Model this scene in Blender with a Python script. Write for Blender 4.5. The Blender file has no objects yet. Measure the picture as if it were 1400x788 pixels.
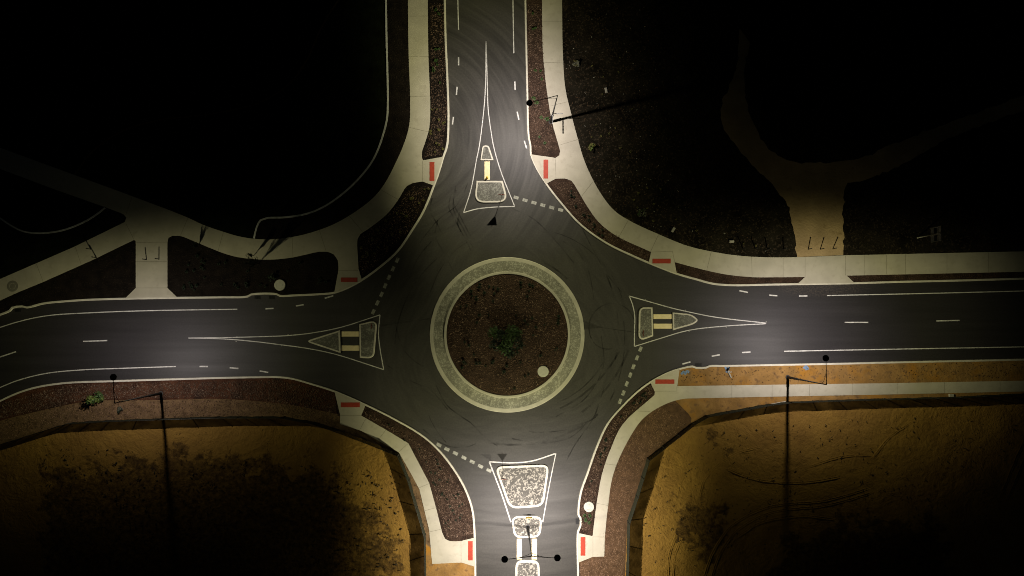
import bpy, bmesh, math, random
from mathutils import Vector, Matrix, noise
from mathutils.geometry import tessellate_polygon, delaunay_2d_cdt
random.seed(7)
scene = bpy.context.scene
C = scene.collection
R = math.radians

# ------------------------------------------------------------------ camera
CAM_H = 90.0; F = 946.0                      # photograph focal length in photo pixels (1400 wide)
NADIR = Vector((683-700, -(440-394), -F)).normalized()
Q = NADIR.rotation_difference(Vector((0, 0, -1)))
cam_data = bpy.data.cameras.new("camera"); cam = bpy.data.objects.new("camera", cam_data); C.objects.link(cam)
cam.location = (0, 0, CAM_H); cam.rotation_mode = 'QUATERNION'; cam.rotation_quaternion = Q
cam_data.sensor_width = 36.0; cam_data.lens = 36.0*F/1400.0
cam_data.clip_start = 0.5; cam_data.clip_end = 3000
scene.camera = cam

# ------------------------------------------------------------------ night sky and faint moon
world = bpy.data.worlds.new("World"); scene.world = world; world.use_nodes = True
wn = world.node_tree; wn.nodes.clear()
wo = wn.nodes.new('ShaderNodeOutputWorld'); wb = wn.nodes.new('ShaderNodeBackground'); ws = wn.nodes.new('ShaderNodeTexSky')
ws.sky_type = 'NISHITA'; ws.sun_disc = False; ws.sun_elevation = R(4); ws.sun_rotation = R(200)
wb.inputs['Strength'].default_value = 0.002
wn.links.new(ws.outputs[0], wb.inputs[0]); wn.links.new(wb.outputs[0], wo.inputs[0])
sd = bpy.data.lights.new("moon", 'SUN'); sd.energy = 0.0008; sd.angle = R(0.5); sd.color = (0.9, 0.95, 1.0)
so = bpy.data.objects.new("moon", sd); so.rotation_euler = (R(50), 0, R(200)); C.objects.link(so)

scene.render.engine = 'CYCLES'; scene.cycles.filter_width = 1.0
scene.view_settings.view_transform = 'Standard'; scene.view_settings.look = 'None'
scene.view_settings.exposure = 0.0; scene.view_settings.gamma = 1.0
scene.view_settings.use_curve_mapping = False

# ------------------------------------------------------------------ helpers
def g(px, py, z=0.0):
    d = Q @ Vector((px-700, -(py-394), -F))
    t = (z-CAM_H)/d.z
    return Vector((d.x*t, d.y*t, z))
PX = 946.0/90.0                              # photo pixels per metre near the ground

def spline(pts, step=0.5):
    P = [Vector(p) for p in pts]
    if len(P) < 3: return P
    out = []
    for i in range(len(P)-1):
        p0 = P[i-1] if i else P[i]*2-P[i+1]
        p1, p2 = P[i], P[i+1]
        p3 = P[i+2] if i+2 < len(P) else P[i+1]*2-P[i]
        L = (p2-p1).length; n = max(1, min(40, int(L/step)))
        a = max(L**.5, 1e-3); b = max((p1-p0).length**.5, 1e-3); c = max((p3-p2).length**.5, 1e-3)
        for k in range(n):
            t = a*k/n                                    # centripetal Catmull-Rom
            A1 = p0*((0-t)/b) + p1*((t+b)/b); A2 = p1*((a-t)/a) + p2*(t/a); A3 = p2*((a+c-t)/c) + p3*((t-a)/c)
            B1 = A1*((a-t)/(a+b)) + A2*((t+b)/(a+b)); B2 = A2*((a+c-t)/(a+c)) + A3*(t/(a+c))
            out.append(B1*((a-t)/a) + B2*(t/a))
    out.append(P[-1])
    return out
def S(pts, z=0.0, step=0.5): return spline([g(x, y, z) for x, y in pts], step)     # smooth run
def Ln(pts, z=0.0): return [g(x, y, z) for x, y in pts]                             # straight run

class MB:
    def __init__(s): s.v = []; s.f = []; s.m = []
    def add(s, vs, fs, mi=0):
        o = len(s.v); s.v += [tuple(v) for v in vs]
        for f in fs: s.f.append(tuple(o+i for i in f)); s.m.append(mi)
    def sheet(s, poly, z, mi=0):
        P = [Vector((p[0], p[1], 0)) for p in poly]
        T = tessellate_polygon([P])
        fs = []
        for a, b, c in T:
            n = (P[b]-P[a]).cross(P[c]-P[a]).z
            if abs(n) < 1e-9: continue
            fs.append((a, b, c) if n > 0 else (a, c, b))
        s.add([(p.x, p.y, z) for p in P], fs, mi)
    def prism(s, poly, z0, z1, mi=0):
        s.sheet(poly, z1, mi)
        n = len(poly); area = sum(poly[i][0]*poly[(i+1) % n][1]-poly[(i+1) % n][0]*poly[i][1] for i in range(n))
        vs = [(p[0], p[1], z0) for p in poly]+[(p[0], p[1], z1) for p in poly]
        fs = []
        for i in range(n):
            j = (i+1) % n
            fs.append((i, j, n+j, n+i) if area > 0 else (j, i, n+i, n+j))
        s.add(vs, fs, mi)
    def ribbon(s, pts, prof, mi=0, closed=False):
        """prof: list of (offset, z) across, left to right"""
        n = len(pts); k = len(prof); vs = []
        for i, p in enumerate(pts):
            a = pts[i-1] if (i or closed) else pts[i]; b = pts[(i+1) % n] if (i < n-1 or closed) else pts[i]
            t1 = Vector((p[0]-a[0], p[1]-a[1])); t2 = Vector((b[0]-p[0], b[1]-p[1]))
            t = (t1.normalized() if t1.length > 1e-6 else Vector((0, 0)))+(t2.normalized() if t2.length > 1e-6 else Vector((0, 0)))
            t.normalize(); nn = Vector((t.y, -t.x))
            sc = 1.0
            if t2.length > 1e-6 and t1.length > 1e-6: sc = 1/max(.6, abs(t.dot(t2.normalized())))
            for o, z in prof: vs.append((p[0]+nn.x*o*sc, p[1]+nn.y*o*sc, z))
        fs = []
        for i in range(n if closed else n-1):
            a = i*k; b = ((i+1) % n)*k
            for q in range(k-1): fs.append((a+q, a+q+1, b+q+1, b+q))
        s.add(vs, fs, mi)
    def box(s, c, d, rz=0, mi=0):
        x, y, z = [q/2 for q in d]; M = Matrix.Rotation(rz, 3, 'Z'); c = Vector(c)
        vs = [c+M@Vector((i*x, j*y, k*z)) for i in (-1, 1) for j in (-1, 1) for k in (-1, 1)]
        s.add(vs, [(0, 1, 3, 2), (4, 6, 7, 5), (0, 4, 5, 1), (2, 3, 7, 6), (0, 2, 6, 4), (1, 5, 7, 3)], mi)
    def tube(s, pts, rad, n=10, mi=0, cap=True):
        pts = [Vector(p) for p in pts]; rs = rad if isinstance(rad, (list, tuple)) else [rad]*len(pts)
        o = []; vs = []
        for i, p in enumerate(pts):
            t = (pts[min(i+1, len(pts)-1)]-pts[max(i-1, 0)]).normalized()
            u = t.cross(Vector((0, 0, 1)));
            if u.length < .05: u = t.cross(Vector((1, 0, 0)))
            u.normalize(); w = t.cross(u)
            for k in range(n):
                a = 2*math.pi*k/n; vs.append(p+(u*math.cos(a)+w*math.sin(a))*rs[i])
        fs = [(i*n+k, (i+1)*n+k, (i+1)*n+(k+1) % n, i*n+(k+1) % n) for i in range(len(pts)-1) for k in range(n)]
        if cap: fs += [tuple(range(n)), tuple((len(pts)-1)*n+k for k in reversed(range(n)))]
        s.add(vs, fs, mi)
    def lathe(s, c, prof, n=32, mi=0):
        vs = []; c = Vector(c)
        for r, z in prof:
            for k in range(n):
                a = 2*math.pi*k/n; vs.append((c.x+r*math.cos(a), c.y+r*math.sin(a), c.z+z))
        fs = [(i*n+k, i*n+(k+1) % n, (i+1)*n+(k+1) % n, (i+1)*n+k) for i in range(len(prof)-1) for k in range(n)]
        if prof[-1][0] > 0: fs.append(tuple((len(prof)-1)*n+k for k in range(n)))
        if prof[0][0] > 0: fs.append(tuple(reversed(range(n))))
        s.add(vs, fs, mi)
    def build(s, name, mats, parent=None, smooth=False):
        me = bpy.data.meshes.new(name); me.from_pydata(s.v, [], s.f); 
        for m in (mats if isinstance(mats, (list, tuple)) else [mats]): me.materials.append(m)
        me.polygons.foreach_set('material_index', s.m)
        if smooth: me.polygons.foreach_set('use_smooth', [True]*len(s.f))
        me.update()
        o = bpy.data.objects.new(name, me); C.objects.link(o)
        if parent: o.parent = parent; o.matrix_parent_inverse = Matrix.Translation(-parent.location) if parent.type == 'EMPTY' else Matrix()
        return o
def tag(o, label=None, cat=None, group=None, kind=None):
    if label: o['label'] = label
    if cat: o['category'] = cat
    if group: o['group'] = group
    if kind: o['kind'] = kind
    return o
def empty(name, loc, label, cat, group=None):
    o = bpy.data.objects.new(name, None); C.objects.link(o); o.location = loc; o.empty_display_size = .3
    return tag(o, label, cat, group)
def struct(name, mb, mats, **k): return tag(mb.build(name, mats, **k), kind='structure')

# ------------------------------------------------------------------ materials
def mat(name, base, rough=.8, spec=.3, scale=3.0, var=.25, col2=None, fine=None, bump=0.0, bscale=20.0, metallic=0, big=None):
    """base colour varied by two noises; col2 = colour of grains picked by fine noise (scale, threshold)"""
    m = bpy.data.materials.new(name); m.use_nodes = True; nt = m.node_tree; N = nt.nodes; L = nt.links
    b = N['Principled BSDF']; b.inputs['Roughness'].default_value = rough; b.inputs['Specular IOR Level'].default_value = spec; b.inputs['Metallic'].default_value = metallic
    tc = N.new('ShaderNodeTexCoord')
    n1 = N.new('ShaderNodeTexNoise'); n1.inputs['Scale'].default_value = scale; n1.inputs['Detail'].default_value = 6
    L.new(tc.outputs['Object'], n1.inputs['Vector'])
    mr = N.new('ShaderNodeMapRange'); mr.inputs[1].default_value = .3; mr.inputs[2].default_value = .7; mr.inputs[3].default_value = 1-var; mr.inputs[4].default_value = 1+var
    L.new(n1.outputs[0], mr.inputs[0])
    mx = N.new('ShaderNodeMix'); mx.data_type = 'RGBA'; mx.blend_type = 'MULTIPLY'; mx.inputs[0].default_value = 1
    mx.inputs[6].default_value = (*base, 1); L.new(mr.outputs[0], mx.inputs[7])
    out = mx.outputs[2]
    if big:                                            # large patches (scale, colour, low, high)
        nb = N.new('ShaderNodeTexNoise'); nb.inputs['Scale'].default_value = big[0]; nb.inputs['Detail'].default_value = 5; nb.inputs['Roughness'].default_value = .6
        L.new(tc.outputs['Object'], nb.inputs['Vector'])
        r = N.new('ShaderNodeMapRange'); r.inputs[1].default_value = big[2]; r.inputs[2].default_value = big[3]; L.new(nb.outputs[0], r.inputs[0])
        m3 = N.new('ShaderNodeMix'); m3.data_type = 'RGBA'; L.new(r.outputs[0], m3.inputs[0]); L.new(out, m3.inputs[6]); m3.inputs[7].default_value = (*big[1], 1)
        out = m3.outputs[2]
    if col2:
        n2 = N.new('ShaderNodeTexNoise'); n2.inputs['Scale'].default_value = fine[0]; n2.inputs['Detail'].default_value = 3
        L.new(tc.outputs['Object'], n2.inputs['Vector'])
        r = N.new('ShaderNodeMapRange'); r.inputs[1].default_value = fine[1]; r.inputs[2].default_value = fine[1]+fine[2]; L.new(n2.outputs[0], r.inputs[0])
        m2 = N.new('ShaderNodeMix'); m2.data_type = 'RGBA'; L.new(r.outputs[0], m2.inputs[0]); L.new(out, m2.inputs[6]); m2.inputs[7].default_value = (*col2, 1)
        out = m2.outputs[2]
    L.new(out, b.inputs['Base Color'])
    if bump:
        nn = N.new('ShaderNodeTexNoise'); nn.inputs['Scale'].default_value = bscale; nn.inputs['Detail'].default_value = 4
        L.new(tc.outputs['Object'], nn.inputs['Vector'])
        bp = N.new('ShaderNodeBump'); bp.inputs['Strength'].default_value = 1; bp.inputs['Distance'].default_value = bump
        L.new(nn.outputs[0], bp.inputs['Height']); L.new(bp.outputs[0], b.inputs['Normal'])
    return m
M = {}
M['concrete'] = mat('concrete', (.45, .42, .335), .8, .2, .5, .09, (.40, .37, .29), (1.6, .55, .2), .003, 8)
M['kerb'] = mat('kerb_concrete', (.58, .55, .46), .7, .4, 1.2, .12, bump=.002)
M['island_kerb'] = mat('island_kerb_concrete', (.46, .44, .36), .75, .3, 1.0, .12)
M['joint'] = mat('joint_groove', (.23, .21, .155))
M['edging'] = mat('edging_concrete', (.62, .62, .60), .7, .3, 2, .2)
M['mulch'] = mat('bark_mulch', (.040, .025, .017), .9, .1, 1.4, .35, (.10, .057, .038), (7.5, .58, .10), .10, 6, big=(.5, (.012, .008, .006), .45, .75))
M['mulch_dark'] = mat('dark_planted_mulch', (.009, .0065, .005), .9, .1, 1.0, .5, (.030, .022, .016), (6, .60, .10), .08, 6)
M['mulch_red'] = mat('red_bark_mulch', (.065, .027, .014), .9, .1, 1.0, .4, (.13, .062, .040), (7.5, .58, .10), .10, 6, big=(.4, (.016, .011, .009), .45, .7))
M['gravel_west'] = mat('brown_gravel', (.15, .095, .048), .9, .1, 1.2, .3, (.065, .04, .022), (4, .52, .15), .06, 6)
M['chip'] = mat('bark_chip', (.090, .058, .040), .9, .1, 3, .5)
M['chip_light'] = mat('bark_chip_light', (.20, .14, .10), .9, .1, 3, .3)
M['gravel'] = mat('verge_gravel', (.095, .055, .030), .9, .1, 1.5, .3, (.045, .027, .017), (6, .55, .15), .03, 8)
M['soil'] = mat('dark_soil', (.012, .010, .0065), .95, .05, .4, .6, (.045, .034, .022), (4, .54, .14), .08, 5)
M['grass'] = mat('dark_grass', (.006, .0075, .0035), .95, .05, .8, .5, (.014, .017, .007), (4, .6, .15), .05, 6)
M['red'] = mat('tactile_red', (.36, .045, .022), .6, .3, 3, .12)
M['cream'] = mat('tactile_cream', (.80, .68, .40), .7, .2, 2, .08)
M['paint'] = mat('road_paint', (.60, .59, .56), .6, .3, 1.2, .22, (.30, .29, .27), (6, .58, .08))
M['paint_worn'] = mat('worn_road_paint', (.34, .34, .29), .6, .3, 1.5, .25, (.12, .12, .10), (6, .56, .08))
M['steel'] = mat('dark_steel', (.022, .022, .022), .6, .3, 4, .1)
M['black'] = mat('black_metal', (.012, .012, .012), .5, .3, 4, .1)
M['cover'] = mat('cover_concrete', (.50, .49, .42), .75, .3, 3, .08)
M['cover_dark'] = mat('cover_dark_concrete', (.19, .18, .14), .75, .3, 3, .12)
M['white'] = mat('white_sheet', (.75, .75, .72), .5, .4, 2, .05)
M['signgrey'] = mat('sign_back_grey', (.30, .30, .30), .5, .5, 3, .1)
M['yellow'] = mat('yellow_sheet', (.75, .50, .06), .5, .4, 2, .05)
M['leaf_dark'] = mat('leaf_dark', (.012, .022, .010), .7, .3, 3, .4)
M['leaf_mid'] = mat('leaf_mid', (.038, .075, .018), .6, .3, 3, .4)
M['leaf_bright'] = mat('leaf_bright', (.10, .14, .03), .6, .3, 3, .3)
M['leaf_yellow'] = mat('leaf_yellow', (.13, .12, .035), .6, .3, 3, .3)
M['leaf_grey'] = mat('leaf_grey', (.10, .10, .07), .7, .3, 3, .3)
M['bark'] = mat('bark', (.035, .028, .02), .9, .1, 5, .3)
M['stone'] = mat('pale_stone', (.40, .38, .32), .8, .2, 3, .25)
M['blue'] = mat('blue_survey_paint', (.16, .24, .36), .8, .2, 4, .3)
M['timber'] = mat('grey_timber', (.36, .34, .28), .8, .2, 4, .2)
M['glass'] = mat('lens_glass', (.5, .5, .5), .3, .5)
M['tyre'] = None

def nodes(m):
    return m.node_tree, m.node_tree.nodes, m.node_tree.links
def mathn(nt, op, a, b=None, c=None):
    n = nt.nodes.new('ShaderNodeMath'); n.operation = op
    for i, v in enumerate((a, b, c)):
        if v is None: continue
        if isinstance(v, (int, float)): n.inputs[i].default_value = v
        else: nt.links.new(v, n.inputs[i])
    return n.outputs[0]

# asphalt: flat dark grey, grain, lane streaks on the legs, ring streaks round the island
IC = g(693.5, 457.5)
def asphalt():
    m = bpy.data.materials.new('asphalt'); m.use_nodes = True; nt, N, L = nodes(m)
    b = N['Principled BSDF']; b.inputs['Specular IOR Level'].default_value = .42
    geo = N.new('ShaderNodeNewGeometry'); sep = N.new('ShaderNodeSeparateXYZ'); L.new(geo.outputs['Position'], sep.inputs[0])
    dx = mathn(nt, 'SUBTRACT', sep.outputs[0], IC.x); dy = mathn(nt, 'SUBTRACT', sep.outputs[1], IC.y)
    r = mathn(nt, 'SQRT', mathn(nt, 'ADD', mathn(nt, 'MULTIPLY', dx, dx), mathn(nt, 'MULTIPLY', dy, dy)))
    th = mathn(nt, 'ARCTAN2', dy, dx)
    def noise_of(x, y, detail=4, dist=0.):
        cb = N.new('ShaderNodeCombineXYZ'); L.new(x, cb.inputs[0]); L.new(y, cb.inputs[1])
        n = N.new('ShaderNodeTexNoise'); n.inputs['Scale'].default_value = 1; n.inputs['Detail'].default_value = detail; n.inputs['Distortion'].default_value = dist
        L.new(cb.outputs[0], n.inputs['Vector']); return n.outputs[0]
    # ring streaks
    ring = noise_of(mathn(nt, 'ADD', mathn(nt, 'MULTIPLY', r, .75), mathn(nt, 'MULTIPLY', mathn(nt, 'SINE', mathn(nt, 'MULTIPLY', th, 3)), 1.2)), mathn(nt, 'MULTIPLY', th, 2.2), 6, 1.5)
    ew = noise_of(mathn(nt, 'MULTIPLY', sep.outputs[0], .05), mathn(nt, 'MULTIPLY', sep.outputs[1], 1.1), 3)
    # dirty diagonal swirls left by sweeping on the north leg
    pc = g(545, 190); qx = mathn(nt, 'SUBTRACT', sep.outputs[0], pc.x); qy = mathn(nt, 'SUBTRACT', sep.outputs[1], pc.y)
    qr = mathn(nt, 'SQRT', mathn(nt, 'ADD', mathn(nt, 'MULTIPLY', qx, qx), mathn(nt, 'MULTIPLY', qy, qy))); qt = mathn(nt, 'ARCTAN2', qy, qx)
    sw = noise_of(mathn(nt, 'MULTIPLY', qr, 1.15), mathn(nt, 'MULTIPLY', qt, 1.5), 6, .9)
    def mixv(f, a, b_):
        n = N.new('ShaderNodeMix'); n.data_type = 'FLOAT'; L.new(f, n.inputs[0]); L.new(a, n.inputs[2]); L.new(b_, n.inputs[3]); return n.outputs[0]
    def ss(x, a, b_):
        n = N.new('ShaderNodeMapRange'); n.interpolation_type = 'SMOOTHSTEP'; n.inputs[1].default_value = a; n.inputs[2].default_value = b_; L.new(x, n.inputs[0]); return n.outputs[0]
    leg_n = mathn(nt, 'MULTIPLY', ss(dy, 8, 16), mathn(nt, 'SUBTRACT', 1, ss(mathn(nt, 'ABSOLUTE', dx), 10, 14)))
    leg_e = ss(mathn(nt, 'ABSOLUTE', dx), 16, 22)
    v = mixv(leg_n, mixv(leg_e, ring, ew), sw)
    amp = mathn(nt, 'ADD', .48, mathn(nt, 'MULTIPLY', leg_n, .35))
    f = mathn(nt, 'ADD', 1, mathn(nt, 'MULTIPLY', mathn(nt, 'SUBTRACT', v, .5), mathn(nt, 'MULTIPLY', amp, 2)))
    grain = N.new('ShaderNodeTexNoise'); grain.inputs['Scale'].default_value = 5; grain.inputs['Detail'].default_value = 5; L.new(geo.outputs['Position'], grain.inputs['Vector'])
    big = N.new('ShaderNodeTexNoise'); big.inputs['Scale'].default_value = .12; big.inputs['Detail'].default_value = 3; L.new(geo.outputs['Position'], big.inputs['Vector'])
    f = mathn(nt, 'MULTIPLY', f, mathn(nt, 'ADD', .62, mathn(nt, 'MULTIPLY', grain.outputs[0], .76)))
    f = mathn(nt, 'MULTIPLY', f, mathn(nt, 'ADD', .7, mathn(nt, 'MULTIPLY', big.outputs[0], .6)))
    f = mathn(nt, 'MAXIMUM', f, .25)
    # dust patch off the earth driveway
    mx = N.new('ShaderNodeMix'); mx.data_type = 'RGBA'; mx.blend_type = 'MULTIPLY'; mx.inputs[0].default_value = 1
    # dust-greyed asphalt in the junction and on the north-south road, fresher dark asphalt on the east-west legs
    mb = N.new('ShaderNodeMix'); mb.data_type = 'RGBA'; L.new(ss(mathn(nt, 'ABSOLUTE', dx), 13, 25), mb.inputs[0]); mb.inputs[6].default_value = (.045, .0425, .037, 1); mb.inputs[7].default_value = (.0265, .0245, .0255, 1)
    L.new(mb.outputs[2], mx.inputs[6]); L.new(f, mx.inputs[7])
    p = g(1125, 394); ddx = mathn(nt, 'SUBTRACT', sep.outputs[0], p.x); ddy = mathn(nt, 'SUBTRACT', sep.outputs[1], p.y)
    dd = mathn(nt, 'ADD', mathn(nt, 'MULTIPLY', mathn(nt, 'MULTIPLY', ddx, ddx), .03), mathn(nt, 'MULTIPLY', mathn(nt, 'MULTIPLY', ddy, ddy), .8))
    dust = mathn(nt, 'MULTIPLY', mathn(nt, 'SUBTRACT', 1, ss(dd, .1, 1.6)), ss(grain.outputs[0], .4, .7))
    m2 = N.new('ShaderNodeMix'); m2.data_type = 'RGBA'; L.new(mathn(nt, 'MULTIPLY', dust, .3), m2.inputs[0]); L.new(mx.outputs[2], m2.inputs[6]); m2.inputs[7].default_value = (.14, .11, .08, 1)
    L.new(m2.outputs[2], b.inputs['Base Color'])
    L.new(mathn(nt, 'SUBTRACT', .66, mathn(nt, 'MULTIPLY', v, .14)), b.inputs['Roughness'])
    bn = N.new('ShaderNodeTexNoise'); bn.inputs['Scale'].default_value = 40; L.new(geo.outputs['Position'], bn.inputs['Vector'])
    bp = N.new('ShaderNodeBump'); bp.inputs['Distance'].default_value = .004; L.new(bn.outputs[0], bp.inputs['Height']); L.new(bp.outputs[0], b.inputs['Normal'])
    return m
M['asphalt'] = asphalt()

def tyre_shadow_mat():
    m = bpy.data.materials.new('tyre_rubber_and_shadow'); m.use_nodes = True; nt, N, L = nodes(m)
    b = N['Principled BSDF']; b.inputs['Base Color'].default_value = (.008, .008, .008, 1); b.inputs['Roughness'].default_value = .8; b.inputs['Specular IOR Level'].default_value = .1
    tc = N.new('ShaderNodeTexCoord'); n = N.new('ShaderNodeTexNoise'); n.inputs['Scale'].default_value = .5; n.inputs['Detail'].default_value = 5; L.new(tc.outputs['Object'], n.inputs['Vector'])
    r = N.new('ShaderNodeMapRange'); r.inputs[1].default_value = .40; r.inputs[2].default_value = .70; r.inputs[4].default_value = .5; L.new(n.outputs[0], r.inputs[0]); L.new(r.outputs[0], b.inputs['Alpha'])
    return m
M['tyre'] = tyre_shadow_mat()  # rubber colour, also used for the painted shadow of a sign post

def stamped(name, base, light, scale):
    """stamped concrete: short pale worm-like stones in a darker ground"""
    m = bpy.data.materials.new(name); m.use_nodes = True; nt, N, L = nodes(m)
    b = N['Principled BSDF']; b.inputs['Roughness'].default_value = .8; b.inputs['Specular IOR Level'].default_value = .25
    tc = N.new('ShaderNodeTexCoord'); n = N.new('ShaderNodeTexNoise'); n.inputs['Scale'].default_value = scale; n.inputs['Detail'].default_value = 0.3; n.inputs['Distortion'].default_value = 1.2
    L.new(tc.outputs['Object'], n.inputs['Vector'])
    r = N.new('ShaderNodeMapRange'); r.inputs[1].default_value = .53; r.inputs[2].default_value = .60; L.new(n.outputs[0], r.inputs[0])
    n2 = N.new('ShaderNodeTexNoise'); n2.inputs['Scale'].default_value = .7; n2.inputs['Detail'].default_value = 4; L.new(tc.outputs['Object'], n2.inputs['Vector'])
    r2 = N.new('ShaderNodeMapRange'); r2.inputs[1].default_value = .3; r2.inputs[2].default_value = .7; r2.inputs[3].default_value = .7; r2.inputs[4].default_value = 1.2; L.new(n2.outputs[0], r2.inputs[0])
    mx = N.new('ShaderNodeMix'); mx.data_type = 'RGBA'; L.new(r.outputs[0], mx.inputs[0]); mx.inputs[6].default_value = (*base, 1); mx.inputs[7].default_value = (*light, 1)
    m2 = N.new('ShaderNodeMix'); m2.data_type = 'RGBA'; m2.blend_type = 'MULTIPLY'; m2.inputs[0].default_value = 1; L.new(mx.outputs[2], m2.inputs[6]); L.new(r2.outputs[0], m2.inputs[7])
    L.new(m2.outputs[2], b.inputs['Base Color'])
    bp = N.new('ShaderNodeBump'); bp.inputs['Distance'].default_value = .008; L.new(r.outputs[0], bp.inputs['Height']); L.new(bp.outputs[0], b.inputs['Normal'])
    return m
M['apron'] = stamped('stamped_concrete', (.225, .22, .175), (.36, .355, .29), 4.2)
M['infill'] = stamped('stone_infill', (.095, .09, .078), (.34, .32, .27), 3.5)
M['infill_fine'] = stamped('fine_stone_infill', (.13, .127, .108), (.22, .22, .185), 4.2)

def sand():
    m = bpy.data.materials.new('yellow_sand'); m.use_nodes = True; nt, N, L = nodes(m)
    b = N['Principled BSDF']; b.inputs['Roughness'].default_value = .95; b.inputs['Specular IOR Level'].default_value = .1
    tc = N.new('ShaderNodeTexCoord'); P = tc.outputs['Object']
    def ns(sc, det=5, rg=.55, dist=0):
        n = N.new('ShaderNodeTexNoise'); n.inputs['Scale'].default_value = sc; n.inputs['Detail'].default_value = det; n.inputs['Roughness'].default_value = rg; n.inputs['Distortion'].default_value = dist
        L.new(P, n.inputs['Vector']); return n.outputs[0]
    def rng(x, a, b_, c=0, d=1):
        r = N.new('ShaderNodeMapRange'); r.inputs[1].default_value = a; r.inputs[2].default_value = b_; r.inputs[3].default_value = c; r.inputs[4].default_value = d; L.new(x, r.inputs[0]); return r.outputs[0]
    def mix(f, a, b_):
        n = N.new('ShaderNodeMix'); n.data_type = 'RGBA'
        if isinstance(f, float): n.inputs[0].default_value = f
        else: L.new(f, n.inputs[0])
        for i, v in ((6, a), (7, b_)):
            if isinstance(v, tuple): n.inputs[i].default_value = (*v, 1)
            else: L.new(v, n.inputs[i])
        return n.outputs[2]
    c = mix(rng(ns(.25), .35, .65), (.31, .180, .042), (.245, .138, .035))
    c = mix(rng(ns(1.3, 6, .65), .58, .76, 0, .45), c, (.18, .10, .028))
    at = N.new('ShaderNodeAttribute'); at.attribute_name = 'weeds'
    w = mathn(nt, 'ADD', at.outputs['Fac'], mathn(nt, 'MULTIPLY', mathn(nt, 'SUBTRACT', ns(.35, 7, .7), .5), 2.4))
    wm = rng(w, .45, .62)
    wm2 = mathn(nt, 'MULTIPLY', wm, rng(ns(1.6, 5, .7), .25, .6, .25, .95))
    c = mix(wm2, c, mix(rng(ns(2.5), .4, .6), (.032, .019, .009), (.085, .048, .018)))
    spots = rng(ns(2.2, 3, .6), .66, .72, 0, .8)
    c = mix(spots, c, (.04, .025, .012))
    L.new(c, b.inputs['Base Color'])
    h = mathn(nt, 'ADD', ns(1.8, 8, .68), mathn(nt, 'MULTIPLY', ns(.5, 4, .6, 1.5), 1.2))
    bp = N.new('ShaderNodeBump'); bp.inputs['Distance'].default_value = .16; L.new(h, bp.inputs['Height']); L.new(bp.outputs[0], b.inputs['Normal'])
    return m
M['sand'] = sand()
M['sand_verge'] = mat('verge_sand', (.27, .155, .052), .95, .05, .8, .25, (.17, .10, .042), (1.6, .54, .16), .05, 4, big=(.22, (.33, .155, .025), .52, .68))
M['track'] = mat('earth_track', (.40, .29, .15), .95, .05, .35, .18, (.30, .21, .10), (1.0, .58, .2), .04, 4)

def cloth():
    m = bpy.data.materials.new('shade_cloth'); m.use_nodes = True; nt, N, L = nodes(m); N.remove(N['Principled BSDF'])
    o = N['Material Output']; d = N.new('ShaderNodeBsdfDiffuse'); d.inputs[0].default_value = (.035, .037, .028, 1)
    t = N.new('ShaderNodeBsdfTransparent'); mx = N.new('ShaderNodeMixShader')
    tc = N.new('ShaderNodeTexCoord'); n = N.new('ShaderNodeTexNoise'); n.inputs['Scale'].default_value = .8; L.new(tc.outputs['Object'], n.inputs['Vector'])
    r = N.new('ShaderNodeMapRange'); r.inputs[1].default_value = .3; r.inputs[2].default_value = .7; r.inputs[3].default_value = .84; r.inputs[4].default_value = .95; L.new(n.outputs[0], r.inputs[0])
    L.new(r.outputs[0], mx.inputs[0]); L.new(t.outputs[0], mx.inputs[1]); L.new(d.outputs[0], mx.inputs[2]); L.new(mx.outputs[0], o.inputs[0])
    return m
M['cloth'] = cloth()

# ------------------------------------------------------------------ traced lines (photo pixels on the ground plane)
K_NW = [(606, -400), (607, -60), (607.9, 0), (609, 51), (611.7, 114), (613, 165), (611, 200), (606, 215), (600, 235), (593, 254.6), (579, 289), (564, 314), (544, 343), (521, 364), (495, 383), (475, 394), (457.4, 400.3), (437, 402.3), (401.5, 404), (383, 404.6), (378.7, 402.3), (344, 402.8), (339, 405.4), (300, 406.6), (240, 407.3), (180, 408.3), (120, 410), (90, 412), (60, 415), (37, 420.5), (31, 419), (17, 421), (14, 425), (0, 430.5), (-60, 455), (-400, 640)]
K_NE = [(717, -400), (718, -60), (718.3, 0), (719.8, 76), (721.3, 142), (722, 175), (723.2, 190), (725.3, 200), (725.7, 211), (732.7, 228.7), (746.7, 251.6), (768.3, 279.5), (793.7, 307.4), (829.3, 332.8), (864.8, 350), (885.5, 359), (924.9, 374.4), (951.5, 382), (974.4, 388), (999.8, 390), (1053, 389.2), (1093.7, 388.5), (1164, 387.4), (1227.8, 385.5), (1303.8, 383.8), (1400, 381), (1500, 378), (1900, 366)]
K_SE = [(1900, 477), (1500, 489.5), (1400, 491.9), (1303.8, 494), (1202, 496.2), (1150, 497.5), (1053.8, 499.3), (990.4, 500.6), (969, 500.9), (965, 502.8), (951, 503), (946, 501.2), (932, 503.8), (916.8, 508.4), (893.9, 519.6), (873.6, 533.8), (850.8, 555.5), (830.5, 580), (815.7, 612), (803, 648), (794, 674), (790.9, 697), (790.9, 704), (793.6, 708), (793.6, 719), (790.6, 726), (790.4, 788), (790.4, 860), (790, 1200)]
K_SW = [(-400, 760), (-60, 578), (0, 548.8), (25.4, 537.4), (50.8, 529.7), (88.8, 524), (152.4, 521.4), (228.6, 519), (300, 517), (350, 516), (383.8, 516), (401.5, 518.3), (427, 525.5), (457, 535), (501.5, 554.3), (542, 574.6), (577.7, 596), (603, 619), (628.5, 654.5), (640.4, 679.4), (646.2, 699.7), (648.5, 725), (649.8, 788), (650, 860), (651, 1200)]
kNW, kNE, kSE, kSW = S(K_NW), S(K_NE), S(K_SE), S(K_SW)

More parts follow.
